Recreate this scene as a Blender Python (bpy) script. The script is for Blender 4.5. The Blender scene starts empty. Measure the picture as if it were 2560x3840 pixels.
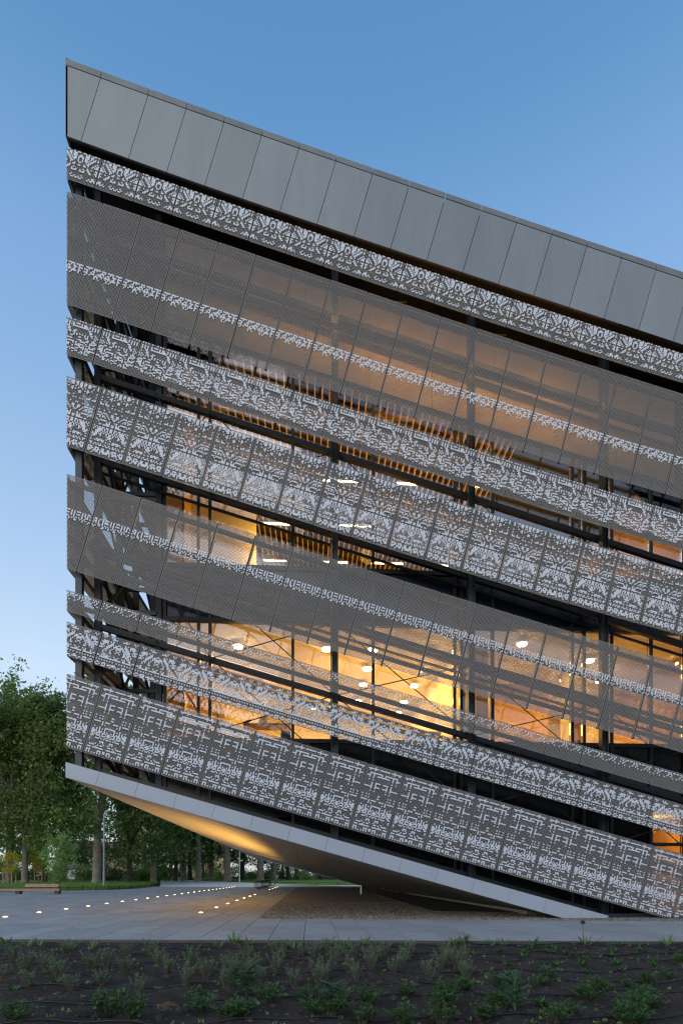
import bpy, bmesh, math, random
from mathutils import Vector, Matrix
random.seed(7)
R = math.radians
C = bpy.context.scene.collection
SC = bpy.context.scene

# ------------------------------------------------------------------ camera, sky, sun, exposure
FPX, CXP, HYP, EYE = 2050.0, 1280.0, 3289.0, 1.25
YAW = math.atan(120 / 2050.0)
cam_d = bpy.data.cameras.new('camera')
cam_d.sensor_fit = 'HORIZONTAL'
cam_d.sensor_width = 36.0
cam_d.lens = 36.0 * FPX / 2560.0
cam_d.shift_y = (HYP - 1920.0) / 2560.0
cam_d.clip_start = 0.1
cam_d.clip_end = 6000
cam = bpy.data.objects.new('camera', cam_d)
C.objects.link(cam)
cam.location = (0, 0, EYE)
cam.rotation_euler = (R(90), 0, -YAW)
SC.camera = cam

SUN_EL, SUN_AZ = R(13.0), R(215)          # low sun behind the photographer
world = bpy.data.worlds.new('World')
SC.world = world
world.use_nodes = True
wn, wl = world.node_tree.nodes, world.node_tree.links
bg = wn['Background']
sky = wn.new('ShaderNodeTexSky')
sky.sky_type = 'NISHITA'
sky.sun_disc = False
sky.sun_elevation = SUN_EL
sky.sun_rotation = SUN_AZ
sky.air_density = 1.0
sky.dust_density = 1.2
sky.ozone_density = 3.2
wtc = wn.new('ShaderNodeTexCoord')
wsep = wn.new('ShaderNodeSeparateXYZ')
wl.new(wtc.outputs['Generated'], wsep.inputs[0])
wr = wn.new('ShaderNodeValToRGB')            # pale dusk haze towards the horizon, the same all round
for i_, (p_, c_) in enumerate(((0.0, (228, 230, 236)), (0.15, (228, 237, 247)), (0.327, (213, 231, 248)), (0.451, (185, 213, 243)), (0.629, (150, 188, 230)), (0.73, (130, 174, 222)),
                               (0.81, (97, 151, 202)), (0.86, (88, 142, 195)), (1.0, (68, 122, 180)))):
    e_ = wr.color_ramp.elements[i_] if i_ < 2 else wr.color_ramp.elements.new(p_)
    e_.position = p_
    e_.color = tuple((((t_ / 255) + .055) / 1.055) ** 2.4 for t_ in c_) + (1,)
wl.new(wsep.outputs[2], wr.inputs[0])
wg = wn.new('ShaderNodeVectorMath')
wg.operation = 'SCALE'
wg.inputs[3].default_value = 1 / (0.15 * 2 ** 1.35)
wl.new(wr.outputs[0], wg.inputs[0])
wm = wn.new('ShaderNodeMix')
wm.data_type = 'RGBA'
wm.inputs[0].default_value = 0.8
wl.new(sky.outputs[0], wm.inputs[6])
wl.new(wg.outputs[0], wm.inputs[7])
wl.new(wm.outputs[2], bg.inputs[0])
bg.inputs[1].default_value = 0.15
sun_d = bpy.data.lights.new('sun', 'SUN')
sun_d.energy = 0.45
sun_d.angle = R(60)
sun_d.color = (1.0, 0.9, 0.8)
sun = bpy.data.objects.new('sun', sun_d)
C.objects.link(sun)
sun.rotation_euler = (R(62), 0, R(-35))
SC.view_settings.view_transform = 'Standard'
SC.view_settings.look = 'None'
SC.view_settings.gamma = 1
SC.view_settings.use_curve_mapping = False
SC.view_settings.exposure = 1.35
SC.cycles.use_denoising = True
SC.cycles.filter_width = 1.3
SC.cycles.max_bounces = 8
SC.cycles.transparent_max_bounces = 24
SC.cycles.sample_clamp_indirect = 3
SC.cycles.sample_clamp_direct = 12
SC.cycles.caustics_reflective = False
SC.cycles.caustics_refractive = False


def ray(px, py):
    r = (px - CXP) / FPX
    return Vector((r * math.cos(YAW) + math.sin(YAW), math.cos(YAW) - r * math.sin(YAW), (HYP - py) / FPX))


def at_y(px, py, Y):                     # point of the upright plane Y seen at that place
    d = ray(px, py)
    t = Y / d.y
    return Vector((d.x * t, Y, EYE + d.z * t))


def at_z(px, py, z=0.0):                 # point of the level plane z
    d = ray(px, py)
    t = (z - EYE) / d.z
    return Vector((d.x * t, d.y * t, z))


def at_d(px, d, z=0.0):                  # point at distance d along the view axis
    r = (px - CXP) / FPX * d
    return Vector((r * math.cos(YAW) + d * math.sin(YAW), d * math.cos(YAW) - r * math.sin(YAW), z))


def z_at(py, d):
    return EYE + (HYP - py) / FPX * d


# ------------------------------------------------------------------ materials
def mat(name, col, rough=0.6, metal=0.0, var=0.0, scale=3.0, bump=0.0, bscale=30.0, spec=0.5, emit=None, estr=0.0,
        col2=None, rnd=0.0, trans=0.0, stretch=None):
    m = bpy.data.materials.new(name)
    m.use_nodes = True
    n, l = m.node_tree.nodes, m.node_tree.links
    b = n['Principled BSDF']
    b.inputs['Roughness'].default_value = rough
    b.inputs['Metallic'].default_value = metal
    b.inputs['Specular IOR Level'].default_value = spec
    b.inputs['Base Color'].default_value = (*col, 1)
    if emit:
        b.inputs['Emission Color'].default_value = (*emit, 1)
        b.inputs['Emission Strength'].default_value = estr
    tc = None
    if var > 0 or bump > 0 or rnd > 0:
        tc = n.new('ShaderNodeTexCoord')
        src = tc.outputs['Object']
        if stretch:
            mp = n.new('ShaderNodeMapping')
            mp.inputs['Scale'].default_value = stretch
            l.new(src, mp.inputs[0])
            src = mp.outputs[0]
    if var > 0 or rnd > 0:
        if col2 is None:
            col2 = tuple(c * (1 - var) for c in col)
        mix = n.new('ShaderNodeMix')
        mix.data_type = 'RGBA'
        mix.inputs[6].default_value = (*col, 1)
        mix.inputs[7].default_value = (*col2, 1)
        tx = n.new('ShaderNodeTexNoise')
        tx.inputs['Scale'].default_value = scale
        tx.inputs['Detail'].default_value = 6
        tx.inputs['Roughness'].default_value = 0.65
        l.new(src, tx.inputs['Vector'])
        rp = n.new('ShaderNodeMapRange')
        rp.inputs[1].default_value = 0.32
        rp.inputs[2].default_value = 0.68
        l.new(tx.outputs['Fac'], rp.inputs[0])
        l.new(rp.outputs[0], mix.inputs[0])
        out = mix.outputs[2]
        if rnd > 0:
            oi = n.new('ShaderNodeObjectInfo')
            ge = n.new('ShaderNodeNewGeometry')
            ad = n.new('ShaderNodeMath')
            ad.operation = 'ADD'
            l.new(oi.outputs['Random'], ad.inputs[0])
            l.new(ge.outputs['Random Per Island'], ad.inputs[1])
            fr = n.new('ShaderNodeMath')
            fr.operation = 'FRACT'
            l.new(ad.outputs[0], fr.inputs[0])
            mr = n.new('ShaderNodeMapRange')
            mr.inputs[3].default_value = 1 - rnd
            mr.inputs[4].default_value = 1 + rnd
            l.new(fr.outputs[0], mr.inputs[0])
            mu = n.new('ShaderNodeMix')
            mu.data_type = 'RGBA'
            mu.blend_type = 'MULTIPLY'
            mu.inputs[0].default_value = 1
            l.new(out, mu.inputs[6])
            l.new(mr.outputs[0], mu.inputs[7])
            out = mu.outputs[2]
        l.new(out, b.inputs['Base Color'])
    if bump > 0:
        t2 = n.new('ShaderNodeTexNoise')
        t2.inputs['Scale'].default_value = bscale
        t2.inputs['Detail'].default_value = 5
        l.new(src, t2.inputs['Vector'])
        bp = n.new('ShaderNodeBump')
        bp.inputs['Strength'].default_value = bump
        bp.inputs['Distance'].default_value = 0.02
        l.new(t2.outputs['Fac'], bp.inputs['Height'])
        l.new(bp.outputs[0], b.inputs['Normal'])
    if trans > 0:
        tr = n.new('ShaderNodeBsdfTranslucent')
        tr.inputs['Color'].default_value = (*[min(1, c * 1.6) for c in col], 1)
        mx = n.new('ShaderNodeMixShader')
        mx.inputs[0].default_value = trans
        l.new(b.outputs[0], mx.inputs[1])
        l.new(tr.outputs[0], mx.inputs[2])
        l.new(mx.outputs[0], n['Material Output'].inputs['Surface'])
    return m


def glass_mat(name, tint, refl, rcol=(1, 1, 1)):
    m = bpy.data.materials.new(name)
    m.use_nodes = True
    n, l = m.node_tree.nodes, m.node_tree.links
    n.remove(n['Principled BSDF'])
    tr = n.new('ShaderNodeBsdfTransparent')
    tr.inputs[0].default_value = (*tint, 1)
    gl = n.new('ShaderNodeBsdfGlossy')
    gl.inputs['Roughness'].default_value = 0.015
    gl.inputs[0].default_value = (*rcol, 1)
    fr = n.new('ShaderNodeFresnel')
    fr.inputs[0].default_value = 1.45
    ad = n.new('ShaderNodeMath')
    ad.operation = 'ADD'
    ad.use_clamp = True
    ad.inputs[1].default_value = refl
    l.new(fr.outputs[0], ad.inputs[0])
    mx = n.new('ShaderNodeMixShader')
    l.new(ad.outputs[0], mx.inputs[0])
    l.new(tr.outputs[0], mx.inputs[1])
    l.new(gl.outputs[0], mx.inputs[2])
    l.new(mx.outputs[0], n['Material Output'].inputs['Surface'])
    return m


WARM = (1.0, 0.53, 0.095)
M = dict(
    fascia=mat('grey_composite', (0.245, 0.268, 0.283), 0.38, 0, 0.13, 1.1, rnd=0.07, stretch=(2.2, 1, .5)),
    base_fascia=mat('pale_aluminium', (0.37, 0.41, 0.475), 0.42, 0, 0.06, 1.2, rnd=0.03),
    coping=mat('coping_metal', (0.185, 0.197, 0.198), 0.5, 0, 0.2, 2.0, rnd=0.06),
    mesh=mat('mesh_metal', (0.26, 0.245, 0.232), 0.55, 0, 0.12, 1.5),
    tile=mat('white_enamel', (0.70, 0.735, 0.80), 0.4, 0),
    steel=mat('dark_steel', (0.012, 0.015, 0.019), 0.45, 0.0),
    steel_blue=mat('blue_black_steel', (0.018, 0.028, 0.038), 0.4, 0.2),
    soffit=mat('soffit_panel', (0.37, 0.345, 0.32), 0.5, 0, 0.18, 0.7, rnd=0.05),
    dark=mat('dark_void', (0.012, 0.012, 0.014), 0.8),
    navy=mat('navy_spandrel_glass', (0.008, 0.014, 0.026), 0.12, 0, spec=0.5),
    black_glass=mat('black_glass', (0.004, 0.004, 0.005), 0.2, 0, spec=0.22),
    glass=glass_mat('window_glass', (0.93, 0.93, 0.93), 0.10),
    slat=mat('louvre_metal', (0.42, 0.47, 0.55), 0.4, 0.0),
    attic=mat('tan_board', (0.42, 0.27, 0.14), 0.8, 0, 0.3, 0.8),
    ceil=mat('ceiling_plaster', (0.75, 0.70, 0.58), 0.8),
    black=mat('black_ceiling', (0.02, 0.018, 0.016), 0.9),
    wall=mat('interior_wall', (0.75, 0.66, 0.42), 0.8, 0, 0.1, 0.6),
    wall2=mat('timber_wall', (0.50, 0.30, 0.12), 0.7, 0, 0.25, 1.5, stretch=(6, 1, 0.6)),
    baffle=mat('timber_baffle', (0.62, 0.42, 0.20), 0.6, 0, 0.2, 3),
    duct=mat('foil_duct', (0.22, 0.20, 0.15), 0.55, 0.3, bump=0.6, bscale=18),
    floor=mat('interior_floor', (0.35, 0.3, 0.25), 0.6),
    lamp=mat('lamp_diffuser', (0.9, 0.85, 0.7), 0.5, emit=(1.0, 0.70, 0.32), estr=26),
    tube=mat('tube_light', (0.9, 0.85, 0.7), 0.5, emit=(1.0, 0.72, 0.36), estr=12),
    glow=mat('ground_light_lens', (0.9, 0.85, 0.7), 0.4, emit=(1.0, 0.55, 0.18), estr=4.5),
    inox=mat('brushed_steel', (0.45, 0.46, 0.47), 0.35, 0.8),
    post=mat('galvanised_post', (0.24, 0.24, 0.235), 0.5),
    paver=mat('granite_paver', (0.33, 0.335, 0.335), 0.65, 0, 0.22, 2.2, bump=0.12, bscale=60, rnd=0.13, stretch=(2.5, 1, 1)),
    joint=mat('joint_sand', (0.05, 0.05, 0.05), 0.9),
    cobble=mat('brown_cobble', (0.20, 0.175, 0.14), 0.8, 0, 0.3, 4, rnd=0.45),
    pale_path=mat('pale_gravel', (0.72, 0.71, 0.69), 0.9, 0, 0.12, 3),
    stone_shade=mat('dark_stone_and_shade', (0.085, 0.08, 0.07), 0.6, 0, 0.3, 1.5),  # stone of the bed kerb, also the colour of the painted shade wedge
    concrete=mat('concrete_kerb', (0.33, 0.31, 0.27), 0.8, 0, 0.25, 3),
    soil=mat('dark_soil', (0.058, 0.047, 0.041), 0.95, 0, 0.6, 2.6, bump=1.0, bscale=22, spec=0.15),
    clod=mat('soil_clod', (0.075, 0.062, 0.055), 0.95, 0, 0.5, 9, bump=0.8, bscale=40, rnd=0.35, spec=0.15),
    hose=mat('black_hose', (0.010, 0.010, 0.012), 0.45),
    lawn=mat('lawn_green', (0.21, 0.32, 0.06), 0.9, 0, 0.45, 0.45, bump=0.8, bscale=12, spec=0.2),
    blade=mat('grass_blade', (0.11, 0.21, 0.045), 0.7, 0, 0.2, rnd=0.4, spec=0.2, trans=0.3),
    ground=mat('rough_ground', (0.07, 0.075, 0.045), 0.95, 0, 0.4, 0.2),
    bark=mat('plane_bark', (0.115, 0.098, 0.078), 0.9, 0, 0.55, 1.6, bump=0.6, bscale=9, col2=(0.24, 0.215, 0.17)),
    dark_bark=mat('dark_bark', (0.05, 0.043, 0.036), 0.9, 0, 0.4, 3, bump=0.6, bscale=9),
    leaf=mat('plane_leaf', (0.15, 0.225, 0.06), 0.55, 0, 0.35, 0.5, rnd=0.45, trans=0.35, spec=0.3),
    leaf_d=mat('dark_leaf', (0.10, 0.17, 0.045), 0.55, 0, 0.35, 0.5, rnd=0.45, trans=0.3, spec=0.3),
    leaf_y=mat('yellow_leaf', (0.42, 0.38, 0.03), 0.6, 0, 0.3, 1.5, rnd=0.3, trans=0.35, spec=0.3),
    leaf_g=mat('fresh_leaf', (0.22, 0.36, 0.10), 0.55, 0, 0.3, 1.5, rnd=0.35, trans=0.35, spec=0.3),
    leaf_b=mat('glossy_leaf', (0.065, 0.15, 0.036), 0.4, 0, 0.4, 9, rnd=0.4, trans=0.25),
    leaf_l=mat('lavender_leaf', (0.20, 0.27, 0.16), 0.7, 0, 0.3, 9, rnd=0.3, trans=0.2, spec=0.2),
    leaf_i=mat('strap_leaf', (0.11, 0.21, 0.06), 0.45, 0, 0.4, 12, rnd=0.3, trans=0.25, col2=(0.16, 0.17, 0.05)),
    leaf_t=mat('thistle_leaf', (0.075, 0.16, 0.075), 0.6, 0, 0.3, 10, rnd=0.25, trans=0.2, spec=0.3),
    twig=mat('dry_twig', (0.13, 0.10, 0.07), 0.9),
    straw=mat('dry_straw', (0.24, 0.17, 0.09), 0.9, 0, 0.3, 20),
    purple=mat('allium_purple', (0.22, 0.09, 0.22), 0.7, 0, 0.2, rnd=0.3),
    bench_wood=mat('bench_timber', (0.36, 0.215, 0.15), 0.6, 0, 0.25, 4, stretch=(1, 8, 8)),
    bench_block=mat('dark_bench_block', (0.035, 0.035, 0.04), 0.6),
    stake=mat('pale_stake_timber', (0.42, 0.31, 0.17), 0.8, 0, 0.2, 8),
    render_y=mat('ochre_render', (0.50, 0.38, 0.20), 0.9, 0, 0.15, 0.5),
    render_g=mat('grey_render', (0.36, 0.37, 0.39), 0.9, 0, 0.15, 0.5),
    rooftile=mat('red_brown_roof', (0.20, 0.10, 0.075), 0.9, 0, 0.3, 1.5),
    white=mat('white_paint', (0.7, 0.72, 0.74), 0.6),
    red=mat('red_mark', (0.45, 0.03, 0.03), 0.7),
    yellow=mat('yellow_cloth', (0.75, 0.55, 0.03), 0.8),
    blue=mat('blue_cloth', (0.05, 0.13, 0.28), 0.9),
    card=mat('cardboard', (0.45, 0.30, 0.16), 0.8, 0, 0.15, 4),
    bird=mat('black_feather', (0.012, 0.012, 0.014), 0.5),
    beak=mat('orange_beak', (0.4, 0.12, 0.04), 0.5),
    skyglass=mat('far_window', (0.05, 0.055, 0.06), 0.15),
)


# ------------------------------------------------------------------ mesh helpers
class MB:
    def __init__(s):
        s.v, s.f, s.m = [], [], []

    def hexa(s, p, mi=0):                # 8 corners: four of one side, the four behind them
        b = len(s.v)
        s.v += [tuple(q) for q in p]
        for q in ((0, 1, 2, 3), (7, 6, 5, 4), (0, 4, 5, 1), (1, 5, 6, 2), (2, 6, 7, 3), (3, 7, 4, 0)):
            s.f.append(tuple(b + i for i in q))
            s.m.append(mi)

    def box(s, x0, x1, y0, y1, z0, z1, mi=0):
        s.hexa([(x0, y0, z0), (x1, y0, z0), (x1, y0, z1), (x0, y0, z1), (x0, y1, z0), (x1, y1, z0), (x1, y1, z1), (x0, y1, z1)], mi)

    def poly(s, pts, mi=0):
        b = len(s.v)
        s.v += [tuple(q) for q in pts]
        s.f.append(tuple(range(b, b + len(pts))))
        s.m.append(mi)

    def prism(s, pts, off, mi=0):        # polygon pushed along off
        n = len(pts)
        b = len(s.v)
        off = Vector(off)
        s.v += [tuple(q) for q in pts] + [tuple(Vector(q) + off) for q in pts]
        s.f.append(tuple(b + i for i in range(n)))
        s.f.append(tuple(b + n + i for i in reversed(range(n))))
        s.m += [mi, mi]
        for i in range(n):
            j = (i + 1) % n
            s.f.append((b + i, b + n + i, b + n + j, b + j))
            s.m.append(mi)

    def beam(s, a, b_, w, h, up=(0, 0, 1), mi=0):
        a, b_ = Vector(a), Vector(b_)
        d = (b_ - a).normalized()
        u = Vector(up)
        if abs(d.dot(u)) > 0.98:
            u = Vector((0, 1, 0))
        x = d.cross(u).normalized() * (w / 2)
        z = x.cross(d).normalized() * (h / 2)
        s.hexa([a - x - z, a + x - z, a + x + z, a - x + z, b_ - x - z, b_ + x - z, b_ + x + z, b_ - x + z], mi)

    def tube(s, pts, rad, n=6, mi=0, cap=True):
        rings = []
        pts = [Vector(p) for p in pts]
        if not hasattr(rad, '__len__'):
            rad = [rad] * len(pts)
        prev = None
        for i, p in enumerate(pts):
            d = (pts[min(i + 1, len(pts) - 1)] - pts[max(i - 1, 0)])
            d = d.normalized() if d.length > 1e-9 else Vector((0, 0, 1))
            u = prev if prev is not None else (Vector((1, 0, 0)) if abs(d.x) < 0.9 else Vector((0, 1, 0)))
            x = (u - d * u.dot(d))
            x = x.normalized() if x.length > 1e-6 else d.orthogonal().normalized()
            prev = x
            y = d.cross(x)
            b = len(s.v)
            for k in range(n):
                t = 2 * math.pi * k / n
                s.v.append(tuple(p + (x * math.cos(t) + y * math.sin(t)) * rad[i]))
            rings.append(b)
        for i in range(len(rings) - 1):
            for k in range(n):
                j = (k + 1) % n
                s.f.append((rings[i] + k, rings[i] + j, rings[i + 1] + j, rings[i + 1] + k))
                s.m.append(mi)
        if cap:
            s.f.append(tuple(rings[0] + k for k in reversed(range(n))))
            s.f.append(tuple(rings[-1] + k for k in range(n)))
            s.m += [mi, mi]

    def lathe(s, c, prof, n=16, mi=0):
        c = Vector(c)
        rings = []
        for r, z in prof:
            b = len(s.v)
            for k in range(n):
                t = 2 * math.pi * k / n
                s.v.append((c.x + r * math.cos(t), c.y + r * math.sin(t), c.z + z))
            rings.append(b)
        for i in range(len(rings) - 1):
            for k in range(n):
                j = (k + 1) % n
                s.f.append((rings[i] + k, rings[i] + j, rings[i + 1] + j, rings[i + 1] + k))
                s.m.append(mi)
        s.f.append(tuple(rings[0] + k for k in reversed(range(n))))
        s.f.append(tuple(rings[-1] + k for k in range(n)))
        s.m += [mi, mi]

    def mesh(s, name, mats, smooth=False):
        me = bpy.data.meshes.new(name)
        me.from_pydata(s.v, [], s.f)
        for m in (mats if isinstance(mats, (list, tuple)) else [mats]):
            me.materials.append(m)
        if any(s.m):
            me.polygons.foreach_set('material_index', s.m)
        if smooth:
            me.polygons.foreach_set('use_smooth', [True] * len(me.polygons))
        me.update()
        return me

    def build(s, name, mats, parent=None, smooth=False, **k):
        return obj(name, s.mesh(name, mats, smooth), parent, **k)


def obj(name, me, parent=None, loc=None, rot=None, label=None, cat=None, group=None, kind=None):
    o = bpy.data.objects.new(name, me)
    C.objects.link(o)
    if parent is not None:
        o.parent = parent
    if loc is not None:
        o.location = loc
    if rot is not None:
        o.rotation_euler = rot
    return tag(o, label, cat, group, kind)


def tag(o, label=None, cat=None, group=None, kind=None):
    for k, v in (('label', label), ('category', cat), ('group', group), ('kind', kind)):
        if v:
            o[k] = v
    return o


def thing(name, loc, label, cat, group=None, rz=0.0):
    return obj(name, None, None, loc, (0, 0, rz), label, cat, group)


def copy_thing(src, loc, rz, scale, label, group=None):
    r = src.copy()
    C.objects.link(r)
    r.location = loc
    r.rotation_euler = (0, 0, rz)
    r.scale = scale if hasattr(scale, '__len__') else (scale,) * 3
    r['label'] = label
    if group:
        r['group'] = group
    for ch in src.children:
        c = ch.copy()
        C.objects.link(c)
        c.parent = r
        for g in ch.children:
            d = g.copy()
            C.objects.link(d)
            d.parent = c
    return r


ORD = ['first', 'second', 'third', 'fourth', 'fifth', 'sixth', 'seventh', 'eighth', 'ninth', 'tenth', 'eleventh', 'twelfth',
       'thirteenth', 'fourteenth', 'fifteenth', 'sixteenth', 'seventeenth', 'eighteenth', 'nineteenth', 'twentieth'] + ['twenty-' + w_ for w_ in
       ('first', 'second', 'third', 'fourth', 'fifth', 'sixth', 'seventh', 'eighth', 'ninth')]

# ------------------------------------------------------------------ the setting: ground, plaza, path, bed
bm_ = MB()
bm_.poly([(-1500, -600, -0.12), (1500, -600, -0.12), (1500, 3000, -0.12), (-1500, 3000, -0.12)])
bm_.build('ground', M['ground'], kind='structure')

KA, KB = Vector((-6.08, 11.14, 0)), Vector((7.10, 10.02, 0))      # kerb between bed and plaza


def kerb_y(x):
    return KA.y + (x - KA.x) * (KB.y - KA.y) / (KB.x - KA.x)


def grav_y(x):                                                  # front edge of the cobbles
    return 16.4 + (x + 1.2) * (14.9 - 16.4) / 10.5


plaza = thing('plaza', (0, 0, 0), 'grey granite plaza in front of the museum', 'plaza')
plaza['kind'] = 'structure'
bm_ = MB()
bm_.poly([(-60, kerb_y(-60), -0.012), (45, kerb_y(45), -0.012), (45, 90, -0.012), (-60, 90, -0.012)])
bm_.build('joint_bed', M['joint'], plaza)
XG0 = -1.55                                                     # left edge of the cobbles
pav = []
ci = 0
x = -42.0
while x < 16:
    w = 0.71
    y = kerb_y(x) + 0.13
    first = True
    while True:
        L = random.choice((1.05, 1.3, 1.3, 1.6))
        if first:
            L *= random.uniform(0.35, 1.0)
            first = False
        lim = 72.0 if x + w <= XG0 + 0.05 else min(grav_y(x + w / 2), 15.55 if x > 7.2 else 99)
        if y > lim - 0.05:
            break
        y1 = min(y + L, lim)
        # keep to what the photograph shows, with a margin
        if x > -0.75 * y - 2 and x < 0.8 * y + 2:
            pav.append((x, x + w, y, y1))
        y = y1
    x += w
pav.sort(key=lambda q: (q[0] + q[1]) ** 2 / 4 + ((q[2] + q[3]) / 2) ** 2)
rest = MB()
for i, (x0, x1, y0, y1) in enumerate(pav):
    g = 0.006 if i < 500 else 0.009
    z = random.uniform(-0.002, 0.002)
    c = 0.004
    mb = MB() if i < 300 else rest
    ox, oy = ((x0 + x1) / 2, (y0 + y1) / 2) if i < 300 else (0, 0)
    a0, a1, b0, b1 = x0 + g - ox, x1 - g - ox, y0 + g - oy, y1 - g - oy
    if i < 300:
        mb.box(a0, a1, b0, b1, -0.05, -c)
        mb.f.pop(4); mb.m.pop()
        mb.v[-8:] = mb.v[-8:]
        b = len(mb.v)
        mb.v += [(a0 + c, b0 + c, 0), (a1 - c, b0 + c, 0), (a1 - c, b1 - c, 0), (a0 + c, b1 - c, 0)]
        mb.f.append((b, b + 1, b + 2, b + 3)); mb.m.append(0)
        lo = [3, 2, 6, 7]
        for k in range(4):
            j = (k + 1) % 4
            mb.f.append((lo[k], lo[j], b + j, b + k)); mb.m.append(0)
        mb.build('paver', M['paver'], plaza, loc=(ox, oy, z))
    else:
        b = len(mb.v)
        mb.v += [(a0, b0, z), (a1, b0, z), (a1, b1, z), (a0, b1, z), (a0, b0, z - .03), (a1, b0, z - .03), (a1, b1, z - .03), (a0, b1, z - .03)]
        for q in ((0, 1, 2, 3), (0, 4, 5, 1), (1, 5, 6, 2), (2, 6, 7, 3), (3, 7, 4, 0)):
            mb.f.append(tuple(b + t for t in q)); mb.m.append(0)
rest.build('paver_field', M['paver'], plaza, kind='stuff')

# kerb along the bed
kerb = thing('kerb', (0, 0, 0), 'dark stone kerb between planting bed and plaza', 'kerb')
kerb['kind'] = 'structure'
kd = (KB - KA).normalized()
p = KA - kd * 9
while (p - KA).dot(kd) < 24:
    q = p + kd * 0.99
    nrm = Vector((-kd.y, kd.x, 0)) * 0.055
    mb = MB()
    mb.hexa([p - nrm + Vector((0, 0, -.15)), q - nrm + Vector((0, 0, -.15)), q - nrm + Vector((0, 0, .012)), p - nrm + Vector((0, 0, .012)),
             p + nrm + Vector((0, 0, -.15)), q + nrm + Vector((0, 0, -.15)), q + nrm + Vector((0, 0, .012)), p + nrm + Vector((0, 0, .012))])
    mb.build('kerb_stone', M['stone_shade'], kerb)
    p = p + kd

# cobbles below the building
mb = MB()
mb.poly([(XG0 + 0.02, grav_y(XG0), -0.006), (12, grav_y(12), -0.006), (12, 72, -0.006), (XG0 + 0.02, 72, -0.006)])
mb.build('cobble_ground', mat('cobble_bed', (0.24, 0.21, 0.17), 0.9, 0, 0.5, 9, bump=1.0, bscale=14), kind='structure')
mb = MB()
yy = 14.6
while yy < 27:
    xx = XG0 + 0.06
    while xx < 10.5:
        if yy > grav_y(xx) + 0.05 and random.random() < 0.93:
            s = random.uniform(0.036, 0.066)
            h = random.uniform(0.004, 0.02)
            cx, cy = xx + random.uniform(-.05, .05), yy + random.uniform(-.055, .055)
            t = random.uniform(0, 1.5)
            b = len(mb.v)
            for k in range(5):
                an = t + k * 2 * math.pi / 5
                mb.v.append((cx + s * math.cos(an), cy + s * math.sin(an), -0.006))
            for k in range(5):
                an = t + k * 2 * math.pi / 5
                mb.v.append((cx + s * .62 * math.cos(an), cy + s * .62 * math.sin(an), h))
            mb.f.append(tuple(b + 5 + k for k in range(5))); mb.m.append(0)
            for k in range(5):
                j = (k + 1) % 5
                mb.f.append((b + k, b + j, b + 5 + j, b + 5 + k)); mb.m.append(0)
        xx += 0.105
    yy += 0.105 if yy < 20 else 0.125
mb.build('cobbles', M['cobble'], kind='stuff')

# shade where the underside comes down, laid as a dark sheet; pale edge beside
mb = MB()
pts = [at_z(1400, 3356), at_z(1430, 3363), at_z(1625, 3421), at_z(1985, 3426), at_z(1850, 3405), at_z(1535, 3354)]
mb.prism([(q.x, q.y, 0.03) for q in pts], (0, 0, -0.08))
mb.build('shade_wedge', M['stone_shade'], kind='structure')
mb = MB()
e0, e1 = at_z(1535, 3354), at_z(1992, 3431)
mb.beam(e0 + Vector((0, 0, .06)), e1 + Vector((0, 0, .06)), 0.32, 0.16)
mb.build('concrete_kerb', M['concrete'], kind='structure')

# pale path that climbs behind the bicycle rack
mb = MB()
pp = [at_z(600, 3326), at_z(1360, 3328.5), at_d(1360, 80, .006), at_d(1000, 80, .03), at_d(892, 86, z_at(3316, 86)), at_d(760, 97, z_at(3305, 97)), at_d(600, 104, z_at(3298, 104))]
pp[0].z = pp[1].z = 0.004
mb.prism(pp, (0, 0, -0.1))
mb.build('path', M['pale_path'], kind='structure')

# lawns as gentle mounds
EDGE = [(px_, EYE * FPX / (py_ - HYP), 0.02) for px_, py_ in
        ((-260, 3353), (0, 3346), (253, 3341), (405, 3338.5), (488, 3335), (565, 3328), (606, 3318))]


def lawn(edge, depth, rise, name, bladen):
    mb = MB()
    rows = []
    E = []
    for i in range(len(edge) - 1):
        for t in range(6):
            f_ = t / 6
            E.append([edge[i][j] + (edge[i + 1][j] - edge[i][j]) * f_ for j in range(3)])
    E.append(edge[-1])
    ND = 14
    for ex, d0, z0 in E:
        r = []
        for k in range(ND + 1):
            t = k / ND
            d = d0 + depth * t * t
            pz = max(z0, 0) + rise * (1 - math.exp(-3.5 * t)) + 0.05 + random.uniform(-.02, .02) * (k > 0)
            q = at_d(ex, d, pz if k else z0)
            b = len(mb.v)
            mb.v.append(tuple(q))
            r.append(b)
        rows.append(r)
    for i in range(len(rows) - 1):
        for k in range(ND):
            mb.f.append((rows[i][k], rows[i + 1][k], rows[i + 1][k + 1], rows[i][k + 1])); mb.m.append(0)
    o = mb.build(name, M['lawn'], smooth=True, kind='structure')
    gb = MB()
    for _ in range(bladen):
        i = random.randrange(len(rows) - 1)
        k = min(ND - 1, int(abs(random.gauss(0, 4.5))))
        a = Vector(mb.v[rows[i][k]]); b_ = Vector(mb.v[rows[i + 1][k]]); c_ = Vector(mb.v[rows[i][k + 1]])
        q = a + (b_ - a) * random.random() + (c_ - a) * random.random()
        h = random.uniform(.05, .13); w = random.uniform(.015, .035); t = random.uniform(0, 3.14)
        l = Vector((random.uniform(-.05, .05), random.uniform(-.05, .05), h))
        wv = Vector((math.cos(t) * w, math.sin(t) * w, 0))
        gb.poly([q - wv, q + wv, q + l])
    gb.build('grass', M['blade'], kind='stuff')


lawn(EDGE, 75, 0.55, 'lawn', 16000)
lawn([(596, 104.3, .86), (760, 97.3, .5), (892, 86.3, .14), (968, 80.5, .05), (1200, 80.4, .03), (1400, 80.3, .03)], 60, 0.6, 'lawn', 6000)

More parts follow.
